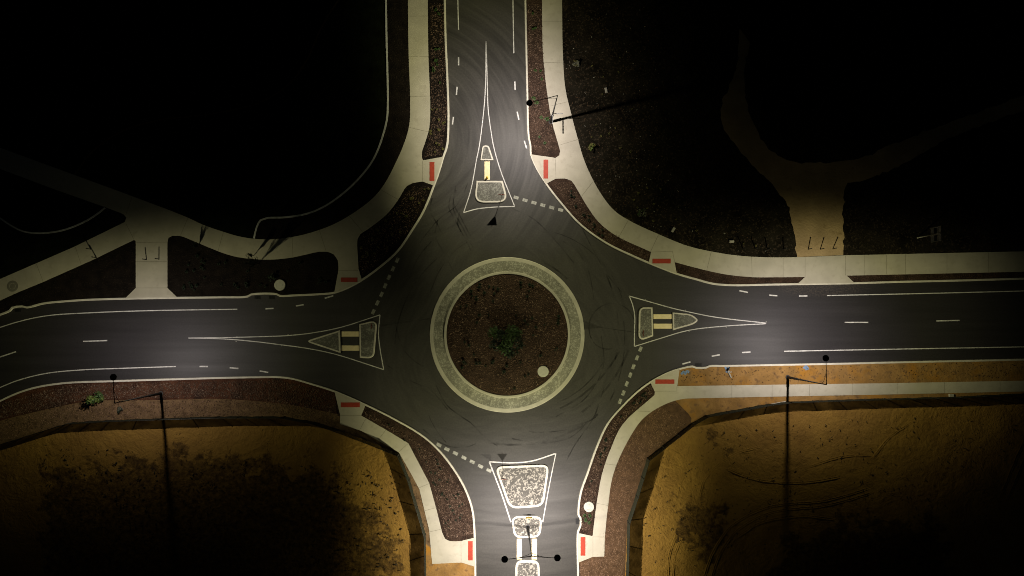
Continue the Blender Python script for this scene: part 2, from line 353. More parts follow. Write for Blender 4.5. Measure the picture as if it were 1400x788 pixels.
# ground sheet to the horizon, road sheet
b = MB(); b.sheet([(-1500, -1500), (1500, -1500), (1500, 1500), (-1500, 1500)], -1.6); struct('ground', b, M['soil'])
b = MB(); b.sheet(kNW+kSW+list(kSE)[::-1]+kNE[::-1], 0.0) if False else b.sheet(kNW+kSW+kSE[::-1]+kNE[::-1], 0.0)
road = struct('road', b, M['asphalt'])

ZL = .12                                      # land level, one kerb above the road
far = lambda *p: Ln(p, 0)
FENCE_W = [(-400, 800), (-60, 640), (0, 609), (89, 581), (101.5, 577.5), (152, 574.5), (223, 572), (300, 569.5), (389, 569.5), (430, 577), (460, 587), (501.5, 602.5), (546, 620.5), (560, 655), (582, 730), (583.5, 850), (584, 1200)]
FENCE_E = [(1900, 525), (1460, 536.5), (1400, 538), (1303.8, 542.5), (1177, 545.8), (1077, 549), (1050, 552.3), (964, 567.8), (946, 578), (884.3, 626.5), (869, 677), (857.6, 712), (854.5, 850), (854, 1200)]
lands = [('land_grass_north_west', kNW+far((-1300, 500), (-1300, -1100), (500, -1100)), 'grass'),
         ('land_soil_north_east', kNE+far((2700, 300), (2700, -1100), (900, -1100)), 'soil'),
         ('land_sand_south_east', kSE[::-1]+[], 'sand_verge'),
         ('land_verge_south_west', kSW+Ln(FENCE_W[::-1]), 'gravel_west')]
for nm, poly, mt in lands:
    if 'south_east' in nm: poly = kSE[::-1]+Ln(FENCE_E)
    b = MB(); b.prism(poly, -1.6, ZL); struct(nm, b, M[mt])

# kerbs
for k, nm in ((kNW, 'kerb_north_west'), (kNE, 'kerb_north_east'), (kSE, 'kerb_south_east'), (kSW, 'kerb_south_west')):
    b = MB(); w = .14
    b.ribbon(k, [(-w, .0), (-w+.03, .145), (-w+.06, .155), (w-.06, .155), (w-.03, .145), (w, .0)]); struct(nm, b, M['kerb'])

def sheet_struct(name, poly, z, m, cls=struct):
    b = MB(); b.sheet(poly, z); return cls(name, b, M[m])
# --------------------------------------------------- mulch beds (they run under the paths laid on them)
Z1, Z2, Z3 = ZL+.004, ZL+.010, ZL+.016
beds = {}
def sub(k, a, c):
    """piece of a kerb line between two photo points"""
    A, B = g(*a), g(*c); i = min(range(len(k)), key=lambda q: (k[q]-A).length); j = min(range(len(k)), key=lambda q: (k[q]-B).length)
    return k[i:j+1] if i <= j else k[j:i+1][::-1]
beds['mulch_bed_north_west'] = sub(kNW, (606, -200), (-60, 455))+Ln([(-60, 425), (0, 400), (100, 352), (200, 312), (250, 312), (300, 333), (360, 342), (430, 334), (480, 315), (530, 272), (560, 225), (573, 160), (571, 0), (571, -200)])
beds['soil_bed_north_west'] = S([(528, -200), (528, 0), (528.7, 51), (530, 101.5), (530.5, 142), (529, 165), (519, 200), (508, 223), (487.8, 248), (465, 268.5), (442, 283.8), (419, 293), (388.8, 297.7), (366, 298.5), (357, 301.5), (351.5, 311.7), (348, 332)])+Ln([(400, 338), (440, 330), (490, 305), (540, 245), (570, 180), (571, 0), (571, -200)])
beds['mulch_bed_north_east'] = sub(kNE, (718, -200), (1500, 378))+Ln([(1500, 355), (1150, 362), (1040, 364), (950, 352), (860, 310), (800, 258), (772, 200), (756, 80), (755, -200)])
beds['mulch_bed_south_east'] = sub(kSE, (926, 505.5), (795, 800))+Ln([(818, 800), (818, 740), (830, 650), (860, 575), (905, 542), (926, 536)])
beds['mulch_bed_south_west'] = sub(kSW, (457, 535), (649, 757))+Ln([(600, 757), (594, 720), (580, 665), (552, 612), (480, 575), (462, 568)])
beds['mulch_verge_west'] = sub(kSW, (-100, 600), (457, 535))+Ln([(463, 568)])+S([(462, 566), (389, 552.6), (300, 545.5), (218, 547), (127, 548), (101, 552), (50, 563), (0, 576), (-100, 615)])
for nm, p in beds.items():
    sheet_struct(nm, p, Z1 if nm != 'soil_bed_north_west' else ZL+.007, {'mulch_bed_north_west': 'mulch_dark', 'soil_bed_north_west': 'mulch_dark', 'mulch_verge_west': 'mulch_red'}.get(nm, 'mulch'))
# sand apron under the south-west ramp and gravel strip in the south east
sheet_struct('sand_patch_south_west', Ln([(575, 738), (600, 757), (649.5, 757)])+sub(kSW, (649.5, 757), (651, 1000))+Ln([(570, 1000)]), ZL+.006, 'sand_verge')
sheet_struct('gravel_verge_south_east', Ln([(795, 800), (791, 762), (820, 760), (825, 680), (850, 600), (895, 552)])+S([(921, 546), (935, 560), (945, 572), (944, 582), (930, 598)])+Ln([(884, 627), (869, 678), (857.6, 712), (854, 788), (852, 1000), (792, 1000)]), ZL+.007, 'gravel')

# --------------------------------------------------- footpaths with their joints
P_NW = S([(557, -200), (557.9, 0), (558.9, 76), (561, 139.6), (559.6, 172.6), (551.5, 200), (543.7, 217.8), (528.4, 248), (513, 268.5), (487.8, 288.8), (457.4, 306.6), (427, 318), (396.5, 325), (363.5, 327.7), (333, 324.8), (305, 317), (279, 308), (253.8, 296.4), (177.7, 267.3), (101.5, 239.3), (25.4, 211.4), (-80, 173)])
P_NW += Ln([(-80, 201), (76, 259.6), (144.7, 283.8), (165, 291.4)])+S([(170, 293.8), (173.6, 298), (171.5, 304)])+Ln([(101.5, 338.3), (25.4, 371.3), (-80, 417)])
P_NW += Ln([(-80, 448), (25.4, 400), (58.4, 386.5), (127, 356), (182.7, 328.9)])+S([(184, 328.5), (186.3, 330), (186.5, 334)])+Ln([(186.5, 394), (172.6, 407.6), (242.4, 406.2), (229.7, 394)])
P_NW += S([(229.7, 332), (231, 325.6), (236, 322.8), (246, 322.8), (279, 335.8), (304.6, 346), (325, 351.8), (363.5, 355.4), (396.5, 353), (421.8, 347.7), (437, 344.5), (447, 344.5), (457, 348.5), (462, 356), (463, 370)])+Ln([(457.6, 399.4)])
P_NW += sub(kNW, (457.6, 399.4), (495, 382.5))+Ln([(490.4, 367.5)])+S([(490, 360), (489.3, 327), (493, 320.6), (503, 314), (528.4, 294), (543.7, 275), (556.3, 255), (564, 251), (578, 248.7)])+Ln([(592.5, 254)])
P_NW += sub(kNW, (592.5, 254), (606, 215))+Ln([(578.5, 219.8)])+S([(577, 216), (577, 208), (580.5, 198), (587, 175), (588.4, 147), (585.8, 76), (585, 0), (584, -200)])
P_NE = S([(740, -200), (741, 0), (742.4, 76), (750, 142), (756, 173), (763.5, 199), (765.7, 207), (764.5, 213), (759.4, 216.5)])+Ln([(725.8, 211.7)])+sub(kNE, (725.8, 211.7), (747, 252))
P_NE += S([(760, 244.9), (773.4, 244.9), (781, 247.7), (788.6, 259), (803.8, 284.5), (819, 304.8), (842, 322.6), (889.8, 345)])+Ln([(886.8, 358.6)])+sub(kNE, (887, 359), (925, 374))+Ln([(921.8, 358.6)])
P_NE += S([(922.5, 358.8), (951.5, 366.7), (992, 375.6), (1027.7, 379.2), (1060, 379.4), (1100, 379)])+Ln([(1090, 388.3), (1167.3, 387), (1156.8, 377.2), (1400, 371.8), (1500, 369)])
P_NE += Ln([(1500, 341), (1400, 344), (1152, 349.5)])+S([(1152, 349.5), (1088.6, 352), (1043, 352), (1007.4, 349.7), (971.8, 344.2), (938.8, 336.3), (900.8, 321), (862, 303), (839.3, 288), (819, 261.7), (800, 223.6), (789.8, 190.6), (780.5, 155), (772.8, 121.8), (769.5, 76), (768.3, 0), (768, -200)])
P_SE = Ln([(1500, 518), (1400, 520.6), (1202, 524.2), (1050, 526.2), (925.6, 528), (928.7, 504.6)])+sub(kSE, (928.7, 504.6), (886, 524.3))+Ln([(895, 535.5)])+S([(894.5, 540), (850.8, 580.5), (834.8, 613.4), (823.3, 646.4), (815.7, 687), (809.9, 732.7)])
P_SE += Ln([(793, 729)])+sub(kSE, (791.5, 729), (791, 767))+Ln([(810, 761), (825.9, 760.6)])+S([(826.6, 734), (831, 692), (837.3, 651.5), (850, 618.5), (872.3, 580), (883.8, 568), (901.5, 556.5), (921.8, 548), (937, 545)])+Ln([(1053.8, 542.4), (1202, 539.6), (1400, 535.3), (1500, 533)])
P_SW = Ln([(457.9, 535.6), (465.5, 568), (465, 579.6), (494, 589), (516.8, 602), (545.5, 618.5), (562.4, 648), (573.6, 669), (587, 725), (590.9, 770.7), (630.7, 768.7), (648, 774)])+sub(kSW, (649, 773), (648.5, 733))+Ln([(630, 739.5)])+S([(630, 739.5), (615, 739.5), (608.6, 736.5), (604.5, 727.6)])+Ln([(597, 697), (586.8, 660), (558.5, 606), (527, 587), (494, 568), (500, 554)])+sub(kSW, (500, 554), (458, 535.5))
J_NW = [((558, 23), (585, 23)), ((559, 78), (586, 78)), ((561, 133), (588, 132)), ((560, 175), (586, 181)), ((521, 260), (544, 273)), ((478, 296), (496, 317)), ((437, 315), (446, 343)), ((400, 325), (401, 352)), ((306, 318), (299, 343)), ((257.6, 298.5), (247.5, 322.5)), ((181.5, 269.5), (173, 294)), ((187.5, 332), (229, 331.5)), ((104, 338), (112, 362)), ((50.8, 361), (60, 385)), ((173, 306), (184, 328)), ((577.7, 220.3), (578, 248.4)), ((463.3, 370), (490, 370.4)), ((187, 358), (229, 358)), ((186.5, 394), (229.7, 394))]
J_NE = [((742, 30), (768.5, 30)), ((743.6, 86), (769.5, 87)), ((751, 146), (776, 139.8)), ((765, 199), (791, 191)), ((759, 216.8), (760, 244.7)), ((890, 345), (919, 344)), ((919, 344), (922, 358.4)), ((971.8, 345), (966, 369)), ((1027, 351.5), (1027.7, 378.5)), ((1070, 352.5), (1070, 379)), ((1100, 352), (1100, 378.6)), ((1155, 350), (1155, 377)), ((1180.7, 349.3), (1180.7, 376)), ((1211, 348.8), (1211, 375.5)), ((1237, 348), (1237, 375)), ((1293.6, 346.8), (1293.6, 373.8)), ((1350, 345.4), (1350, 372.6)), ((812, 247), (794, 270)), ((859, 301), (846, 324)), ((900, 321), (889, 344.6))]
J_SE = [((894, 535), (925, 534.8)), ((925, 528.4), (925, 534.8)), ((1000, 527), (1000, 543.5)), ((1055, 526.5), (1055, 542)), ((1106, 526), (1106, 541)), ((1165, 525), (1165, 540)), ((1225.6, 524), (1225.6, 539)), ((1290, 522.8), (1290, 537.6)), ((1366, 521.6), (1366, 536)), ((827, 634), (843, 636)), ((816, 688), (831.5, 691)), ((810, 733.6), (826.5, 734)), ((810.4, 734), (810.4, 761)), ((872, 562), (889, 563))]
J_SW = [((465.5, 567.8), (494, 567.8)), ((492, 588), (500, 573)), ((545.5, 618), (558, 606.5)), ((572, 667), (587, 661)), ((581, 698), (597, 693.6)), ((587, 727), (604.3, 723)), ((630.3, 740), (630.6, 768.5)), ((517, 602), (528, 587.5))]
for nm, poly, J in (('footpath_north_west', P_NW, J_NW), ('footpath_north_east', P_NE, J_NE), ('footpath_south_east', P_SE, J_SE), ('footpath_south_west', P_SW, J_SW)):
    b = MB(); b.prism(poly, ZL-.01, Z2+.03)
    for a, c in J: b.ribbon([g(*a), g(*c)], [(-.022, Z2+.034), (.022, Z2+.034)], 1)
    # thin trowelled pale margin
    struct(nm, b, [M['concrete'], M['joint']])
ZP = Z2+.03

# earth track and beyond
def jag(P):
    return [p+Vector((noise.noise(p*1.1), noise.noise(p*1.1+Vector((9, 0, 0))), 0))*.3+Vector((noise.noise(p*4), noise.noise(p*4+Vector((3, 0, 0))), 0))*.2 for p in P]
sheet_struct('earth_track', jag(S([(1089, 353), (1087.5, 330), (1081, 300), (1075, 280), (1050, 248), (1007, 201), (987, 170), (986, 141), (996, 122), (1007, 90), (1010, 40)])+S([(1024, 60), (1017, 101), (1023, 151.4), (1043, 194), (1068, 215.7), (1100, 223), (1168, 217.5), (1239, 190.7), (1320, 160), (1400, 130)])+S([(1400, 150), (1303, 187), (1250, 215.7), (1185.7, 246), (1160, 250), (1155, 256), (1151.8, 294), (1153, 320), (1151.8, 354)])), Z1+.002, 'track')
b = MB(); b.ribbon(S([(463, 0), (440, 38), (419, 84), (394, 117), (352, 142), (285, 157), (218, 165), (167.5, 180), (125.7, 209), (102.6, 239.6)]), [(-.09, ZL), (-.09, ZL+.05), (.09, ZL+.05), (.09, ZL)])
tag(b.build('garden_edging', M['gravel']), 'long faint concrete edging curving across the black lawn at upper left', 'edging', 'concrete garden edgings')
b = MB(); b.ribbon(S([(528, -60), (528, 0), (528.7, 51), (530, 101.5), (530.5, 142), (529, 165), (519, 200), (508, 223), (487.8, 248), (465, 268.5), (442, 283.8), (419, 293), (388.8, 297.7), (366, 298.5), (357, 301.5), (351.5, 311.7), (348, 326.5)]), [(-.11, ZL), (-.11, ZL+.1), (.11, ZL+.1), (.11, ZL)])
tag(b.build('garden_edging', M['edging']), 'pale concrete edging following the curved footpath beside the north road', 'edging', 'concrete garden edgings')
b = MB(); b.ribbon(S([(-60, 255), (0, 297.7), (15, 308), (33, 316.8), (55.8, 319.3), (86, 315.5), (114, 305), (132, 294.4), (144.7, 284.5)]), [(-.10, ZL), (-.10, ZL+.1), (.10, ZL+.1), (.10, ZL)])
tag(b.build('garden_edging', M['edging']), 'short bowl-shaped concrete edging below the diagonal path at far left', 'edging', 'concrete garden edgings')

# --------------------------------------------------- sand fields beyond the fences: relief, ruts, weed patches
def inside(p, poly):
    x, y = p; c = False; n = len(poly)
    for i in range(n):
        a = poly[i]; d = poly[i-1]
        if (a[1] > y) != (d[1] > y) and x < (d[0]-a[0])*(y-a[1])/(d[1]-a[1])+a[0]: c = not c
    return c
def dist_poly(p, poly):
    best = 1e9; P = Vector(p)
    for i in range(len(poly)):
        a = Vector(poly[i]); d = Vector(poly[i-1])-a
        t = max(0, min(1, (P-a).dot(d)/max(d.dot(d), 1e-9))); best = min(best, (a+d*t-P).length)
    return best
def field(name, border, weeds, seed, step=.8):
    poly = [(p.x, p.y) for p in border]
    xs = [p[0] for p in poly]; ys = [p[1] for p in poly]
    pts = [Vector(p) for p in poly]; n0 = len(pts)
    x0, x1 = max(min(xs), -110), min(max(xs), 110); y0, y1 = max(min(ys), -60), max(ys)
    i = x0
    rnd = random.Random(seed)
    while i < x1:
        j = y0
        while j < y1:
            p = (i+rnd.uniform(-.2, .2)*step, j+rnd.uniform(-.2, .2)*step)
            if inside(p, poly) and dist_poly(p, poly) > step*.4: pts.append(Vector(p))
            j += step
        i += step
    vs, es, fs, *_ = delaunay_2d_cdt(pts, [], [list(range(n0))], 1, 1e-4)
    wp = [[(q.x, q.y) for q in Ln(w)] for w in weeds]
    V = []; W = []
    for v in vs:
        d = dist_poly(v, poly); k = min(1, d/4)
        h = noise.noise(Vector((v.x*.12+seed, v.y*.12, 0)))*.28+noise.noise(Vector((v.x*.45, v.y*.45+seed, 3)))*.14+noise.noise(Vector((v.x*1.1, v.y*1.1, seed)))*.05
        V.append((v.x, v.y, ZL+k*h))
        w = -.6
        for q in wp:
            dd = dist_poly(v, q); w = max(w, .5+min(dd, 4)/8 if inside(v, q) else .5-min(dd, 8)/7)
        W.append(w)
    F_ = []
    for f in fs:
        a, c, d = [Vector(V[q]) for q in f[:3]]
        F_.append(tuple(f) if (c-a).cross(d-a).z > 0 else tuple(reversed(f)))
    me = bpy.data.meshes.new(name); me.from_pydata(V, [], F_); me.materials.append(M['sand'])
    at = me.attributes.new('weeds', 'FLOAT', 'POINT'); at.data.foreach_set('value', W)
    me.polygons.foreach_set('use_smooth', [True]*len(F_)); me.update()
    o = bpy.data.objects.new(name, me); C.objects.link(o); tag(o, kind='structure')
field('sand_field_south_west', Ln(FENCE_W)+far((584, 1500), (-1500, 1500), (-1500, 800)), [[(60, 640), (150, 632), (240, 618), (330, 620), (400, 640), (450, 645), (500, 690), (545, 740), (545, 830), (60, 830)]], 3)
field('sand_field_south_east', Ln(FENCE_E)+far((854, 1500), (2900, 1500), (2900, 525)), [[(930, 690), (975, 680), (1000, 740), (960, 760), (925, 730)], [(1060, 740), (1200, 700), (1300, 720), (1300, 830), (1060, 830)], [(960, 600), (990, 596), (995, 610), (965, 615)]], 11)

# ------------------------------------------------------------------ road markings (parts of the road)
ZM = .004
def mark(name, pts, w, m='paint', smooth=True, z=ZM):
    b = MB(); p = S(pts) if smooth and len(pts) > 2 else Ln(pts)
    b.ribbon(p, [(-w/2, z), (w/2, z)]); o = b.build(name, M[m]); o.parent = road; return o
for pts in ([(626, -200), (626, 0), (627, 41)], [(701, -200), (701.3, 0), (702.5, 73)],
            [(-60, 470), (0, 448), (25.4, 440), (63.5, 432), (127, 427.7), (203, 425), (324.4, 423)],
            [(-60, 556), (0, 530), (25.4, 520), (63.5, 510.7), (111.7, 506), (177.7, 503.4), (240.6, 501.3)],
            [(1130.7, 404.3), (1227.7, 402.3), (1304, 400.5), (1400, 398), (1460, 396)],
            [(1072, 480.5), (1202, 478), (1400, 474.4), (1460, 473)]):
    mark('edge_line', pts, .125)
for a, c in (((627, 78.7), (627, 89.6)), ((625, 119), (624, 130)), ((620, 160), (618.5, 170.6)), ((703.8, 111.7), (704.3, 123)), ((707, 153), (709.4, 164)), ((716.8, 192.6), (720, 203)),
             ((363, 422.4), (374, 421.9)), ((404.6, 418.6), (415, 416.8)), ((444, 408), (455.6, 404.6)),
             ((272.8, 501.3), (284.3, 501.3)), ((314, 503), (326, 504)), ((355, 507.4), (366.8, 509.4)),
             ((1011, 397.7), (1022.6, 400)), ((1051.8, 403.8), (1062.7, 404.6)), ((1092.4, 405), (1103.8, 404.8)),
             ((933, 498), (944, 495)), ((973, 487.4), (984, 485.3)), ((1014.5, 482.3), (1026, 481.5))):
    mark('edge_dash', [a, c], .17)
for a, c in (((113.5, 467), (146.7, 465.8)), ((-14, 493), (22, 481)), ((1154.8, 441), (1187, 441)), ((1280, 439), (1312, 438.3)), ((1405, 436), (1437, 435))):
    mark('centre_dash', [a, c], .15)
def giveway(pts):
    n = len(pts)
    for i, p in enumerate(pts):
        a = pts[max(i-1, 0)]; c = pts[min(i+1, n-1)]; A, B = g(*a), g(*c); t = (B-A).normalized(); P = g(*p)
        b = MB(); b.ribbon([P-t*.33, P+t*.33], [(-.2, ZM), (.2, ZM)]); o = b.build('give_way_dash', M['paint_worn']); o.parent = road
giveway([(600, 608.6), (611, 614.4), (622.6, 620), (634.3, 626), (645.7, 631.7), (657, 637.8), (668.5, 643.4)])
giveway([(705.6, 270.3), (717.8, 274), (730, 277.4), (742, 280.7), (754.3, 284), (766.5, 287.3)])
giveway([(543, 356), (537.3, 367.8), (531.7, 379.4), (526.6, 391), (521.6, 402.8), (516, 414.3), (510.4, 426.4)])
giveway([(875.6, 477.5), (871, 489.4), (866, 501.6), (861.7, 513), (856.9, 525), (852.3, 537.6), (847.7, 549)])
W_ = .115
for run in ([(664.5, 57), (663.9, 114), (662, 145), (655.3, 200), (651.5, 218.5), (644, 259), (633.8, 291)], [(664.7, 57), (666.2, 114), (667.5, 150), (671.8, 183), (675.5, 203), (684.5, 233.8), (703.6, 282.3)], [(633.8, 291), (651.5, 286), (677, 283.3), (703.6, 282.5)],
            [(257.6, 462.3), (304, 461.8), (350, 460.7), (394, 459), (427, 455.4), (465, 448), (519.5, 430.8)], [(257.6, 462.7), (304.6, 463.6), (350, 467.4), (387, 472), (419, 476.4), (457.4, 484.3), (524.6, 505.6)], [(519.5, 430.8), (517.5, 456), (519.5, 476.4), (524.6, 505.6)],
            [(860.2, 405), (881.5, 411), (919.6, 421.7), (937, 425.7), (977.7, 433.8), (1047.5, 442)], [(867.3, 474), (900.6, 463.6), (942, 451.8), (993, 446), (1047.5, 442.8)], [(860.2, 405), (864.8, 416.6), (867.8, 431.9), (867.5, 453.5), (867.3, 474)],
            [(669, 631.7), (701.5, 633), (727, 630.6), (760, 620.2)], [(669, 631.7), (686.3, 677), (698.5, 714)], [(760, 620.2), (751, 664), (742, 714)]):
    mark('island_outline', run, W_ if run[0][0] != 669 else .16)
# darker dirty asphalt inside the painted islands, tyre marks and one sign post shadow painted as a dark line
b = MB(); rnd = random.Random(5)
def arc_mark(cx, cy, r, a0, a1, w, sp=0.):
    pts = []
    n = 24
    for i in range(n+1):
        a = R(a0+(a1-a0)*i/n); rr = r*(1+sp*i/n); p = g(cx+rr*math.cos(a), cy-rr*math.sin(a)); pts.append(p)
    b.ribbon(pts, [(-w/2, .0035+rnd.random()*.0), (w/2, .0035)])
tyre = []
for i in range(22):
    tyre.append((693.5+rnd.uniform(-50, 50), 457+rnd.uniform(-50, 50), rnd.uniform(90, 190), rnd.uniform(0, 360), rnd.uniform(20, 60), rnd.uniform(.1, .28), rnd.uniform(-.2, .3)))
tyre += [(840, 446, 28, 20, 200, .15, .3), (838, 450, 34, -60, 120, .14, .0), (830, 452, 24, 200, 110, .12, .1), (640, 590, 45, 220, 90, .22, .2), (560, 430, 60, -60, 90, .16, .3), (560, 440, 40, -30, 70, .12, .3), (720, 330, 60, 10, 80, .14, .4)]
for t in tyre:
    z = .0015+.002*tyre.index(t)/len(tyre)
    cx, cy, r, a0, da, w, sp = t; pts = []
    for i in range(25):
        a = R(a0+da*i/24); rr = r*(1+sp*i/24); pts.append(g(cx+rr*math.cos(a), cy-rr*math.sin(a)))
    ok = all((10.25 < (p-IC).length < 17) for p in pts)
    if ok: b.ribbon(pts, [(-w/2, z), (w/2, z)])
for i in range(14):
    x = rnd.uniform(590, 640); y = rnd.uniform(200, 330); L_ = rnd.uniform(40, 90)
    pts = [(x, y), (x-L_*.05, y+L_*.3), (x+L_*.12, y+L_*.65), (x+L_*.3, y+L_)]
    if all((g(*p)-IC).length > 10.8 for p in pts): b.ribbon(S(pts), [(-.09, .0034-.00003*i), (.08, .0034-.00003*i)])
for q, run in enumerate(([(596, 527), (610, 553), (625, 566), (643, 578), (655, 590), (667, 601), (680, 610)], [(578, 587), (600, 604), (616, 611), (640, 611), (662, 600)], [(530, 500), (560, 520), (590, 535), (612, 560)],
        [(540, 440), (548, 470), (562, 490), (585, 505)], [(700, 285), (730, 300), (760, 330), (785, 360)], [(770, 330), (790, 345), (805, 372), (812, 410)], [(790, 300), (810, 340), (830, 375), (850, 400)], [(640, 330), (620, 345), (600, 372), (588, 400)],
        [(575, 330), (600, 300), (625, 280), (640, 250)], [(560, 380), (572, 352), (590, 330)], [(700, 600), (740, 606), (780, 598), (806, 575)], [(770, 640), (785, 610), (812, 570), (826, 530)], [(520, 446), (550, 441), (588, 436)], [(760, 570), (800, 545), (825, 500), (822, 460)])):  # run starting at the left road's give way sign: its post shadow, painted dark
    z = .0036+.00002*q
    b.ribbon(S(run), [(-.07, z), (.07, z)])
o = b.build('tyre_marks_and_sign_shadow', M['tyre']); o.parent = road; tag(o, kind='stuff')

# ------------------------------------------------------------------ roundabout island
isl = empty('roundabout_island', (IC.x, IC.y, 0), 'large round island with patterned concrete apron and mulch centre', 'traffic island')
def ring(prof, n=128):
    b = MB(); vs = []
    for i in range(n):
        a = 2*math.pi*i/n
        for r, z in prof: vs.append((IC.x+r*math.cos(a), IC.y+r*math.sin(a), z))
    k = len(prof); fs = []
    for i in range(n):
        A = i*k; B = ((i+1) % n)*k
        for q in range(k-1): fs.append((A+q+1, A+q, B+q, B+q+1))
    b.add(vs, fs); return b
Ro = 10.06
ring([(9.55, .0), (9.55, .10), (9.60, .105), (Ro-.05, .09), (Ro, .0)]).build('outer_kerb', M['island_kerb'], isl)
ring([(8.18, .17), (8.9, .14), (9.548, .11)]).build('apron', M['apron'], isl)
ring([(7.86, .20), (7.86, .36), (7.90, .37), (8.12, .37), (8.178, .35), (8.178, .1)]).build('inner_kerb', M['island_kerb'], isl)
# domed mulch bed
b = MB(); vs = []; n = 64; rr = [7.858*math.sqrt(i/16) for i in range(17)]
for r in rr:
    for k in range(n):
        a = 2*math.pi*k/n; x = r*math.cos(a); y = r*math.sin(a)
        vs.append((IC.x+x, IC.y+y, .30+.45*(1-(r/7.86)**2)+.05*noise.noise(Vector((x*.8, y*.8, 0)))))
fs = [((i)*n+k, (i+1)*n+k, (i+1)*n+(k+1) % n, i*n+(k+1) % n) for i in range(16) for k in range(n)]
b.add(vs, fs); b.build('mulch_bed', M['mulch'], isl, smooth=True)

# ------------------------------------------------------------------ splitter islands
def shrink(poly, d):
    n = len(poly); A = sum(poly[i].x*poly[(i+1) % n].y-poly[(i+1) % n].x*poly[i].y for i in range(n)); sg = 1 if A > 0 else -1
    out = []
    for i in range(n):
        a, p, c = poly[i-1], poly[i], poly[(i+1) % n]
        t1 = (p-a).normalized(); t2 = (c-p).normalized(); n1 = Vector((-t1.y, t1.x, 0))*sg; n2 = Vector((-t2.y, t2.x, 0))*sg
        m = (n1+n2); 
        if m.length < 1e-6: m = n1
        m.normalize(); out.append(p+m*(d/max(.45, m.dot(n1))))
    return out
def rounded(pts, r):
    """pts (px,py,radius flag) -> world polygon with rounded corners"""
    P = [g(p[0], p[1]) for p in pts]; rr = [p[2] for p in pts]; out = []; n = len(P)
    for i in range(n):
        a, p, c = P[i-1], P[i], P[(i+1) % n]; q = rr[i]*r
        if q <= 0: out.append(p); continue
        u = (a-p); v = (c-p); l = min(q, u.length*.48, v.length*.48); u = u.normalized()*l; v = v.normalized()*l
        for k in range(7):
            t = k/6; out.append((p+u)*(1-t)**2+p*2*t*(1-t)+(p+v)*t*t)
    return out
def dedupe(P):
    out = []
    for p in P:
        if not out or (p-out[-1]).length > .02: out.append(p)
    if (out[0]-out[-1]).length < .02: out.pop()
    return out
def island(pts, label, r=1.0, kw=.22, infill='infill', h=.13):
    P = dedupe(rounded(pts, r)); c = sum(P, Vector())/len(P)
    t = empty('traffic_island', (c.x, c.y, 0), label, 'traffic island', 'kerbed splitter islands')
    I = shrink(P, kw); k = MB(); n = len(P)
    A = sum(P[i].x*P[(i+1) % n].y-P[(i+1) % n].x*P[i].y for i in range(n))
    I2 = shrink(P, .04)
    vs = [(p.x, p.y, 0) for p in P]+[(p.x, p.y, h) for p in I2]+[(p.x, p.y, h+.004) for p in I]+[(p.x, p.y, h-.05) for p in I]
    fs = []
    for L_ in range(3):
        for i in range(n):
            j = (i+1) % n; f = (L_*n+i, L_*n+j, (L_+1)*n+j, (L_+1)*n+i); fs.append(f if A > 0 else f[::-1])
    k.add(vs, fs); k.build('kerb_ring', M['kerb'], t)
    b = MB(); b.sheet(I, h-.01); b.build('stone_infill', M[infill], t); return t
island([(656.4, 220, 0), (659.5, 199, 1), (668.3, 199, 1), (675.1, 220, 0)], 'small bullet-shaped nose island of the north road', .75, .2, 'infill_fine')
island([(651.3, 247.5, 0), (687.3, 247.5, 0), (695.5, 277.3, 1), (648, 278, 1)], 'grey stone-filled island on the north road next to the roundabout', 1.5, .24, 'infill_fine')
island([(417, 466.8, 1), (465, 451.6, 0), (466, 483, 0)], 'wedge-shaped island pointing west on the left road', .9, .2, 'infill_fine')
island([(491.2, 443.3, 0), (516, 437.3, 1), (511.5, 490.5, 1.5), (492, 489.3, 0)], 'tall narrow island on the left road beside the roundabout', 1.0, .2, 'infill_fine')
island([(892, 420.3, 0), (873.5, 420, 1.6), (872.7, 467, 1), (893, 459.8, 0)], 'tall narrow island on the right road beside the roundabout', 1.0, .2, 'infill_fine')
island([(919.2, 427, 0), (945, 429.5, .8), (955.5, 438, .8), (948, 443.8, .6), (919.6, 451.8, 0)], 'wedge-shaped island pointing east on the right road', 1.0, .2, 'infill_fine')
island([(675.6, 637.5, 1), (751.5, 634.6, 1), (743.3, 692.8, 1), (696.5, 696, 1)], 'big brightly lit trapezoid island of pale stones on the south road', 1.1, .30)
island([(698.3, 705.3, 1), (741.8, 705.3, 1), (739.3, 735, 1), (702.5, 736.3, 1)], 'small square island carrying the twin-armed lamp, bottom centre', 1.0, .28)
island([(704.4, 765.8, 1), (737.8, 765.8, 1), (739, 850, 0), (704, 850, 0)], 'island cut by the bottom edge of the photo on the south road', 1.0, .28)
# cream tactile strips between the islands
def pad(x0, y0, x1, y1, z, m, name, label, grp, th=.012):
    P = Ln([(x0, y0), (x1, y0), (x1, y1), (x0, y1)], z)
    b = MB(); b.prism(P, z, z+th)
    # raised domes in rows
    X0, X1 = sorted((P[0].x, P[1].x)); Y0, Y1 = sorted((P[0].y, P[2].y)); i = X0+.07
    while i < X1-.05:
        j = Y0+.07
        while j < Y1-.05:
            b.lathe((i, j, z+th), [(.022, 0), (.014, .005)], 6); j += .13
        i += .13
    return tag(b.build(name, M[m]), label, 'tactile paving', grp)
G2 = 'cream tactile strips across the splitter islands'
pad(662.4, 221, 669.8, 246, .004, 'cream', 'tactile_strip', 'single cream strip crossing between the two north islands', G2)
pad(466.5, 453.4, 491, 460.4, .004, 'cream', 'tactile_strip', 'upper cream strip between the two islands of the left road', G2)
pad(466.8, 472.6, 491.4, 479.8, .004, 'cream', 'tactile_strip', 'lower cream strip between the two islands of the left road', G2)
pad(893.4, 429.9, 918.8, 436.4, .004, 'cream', 'tactile_strip', 'upper cream strip between the two islands of the right road', G2)
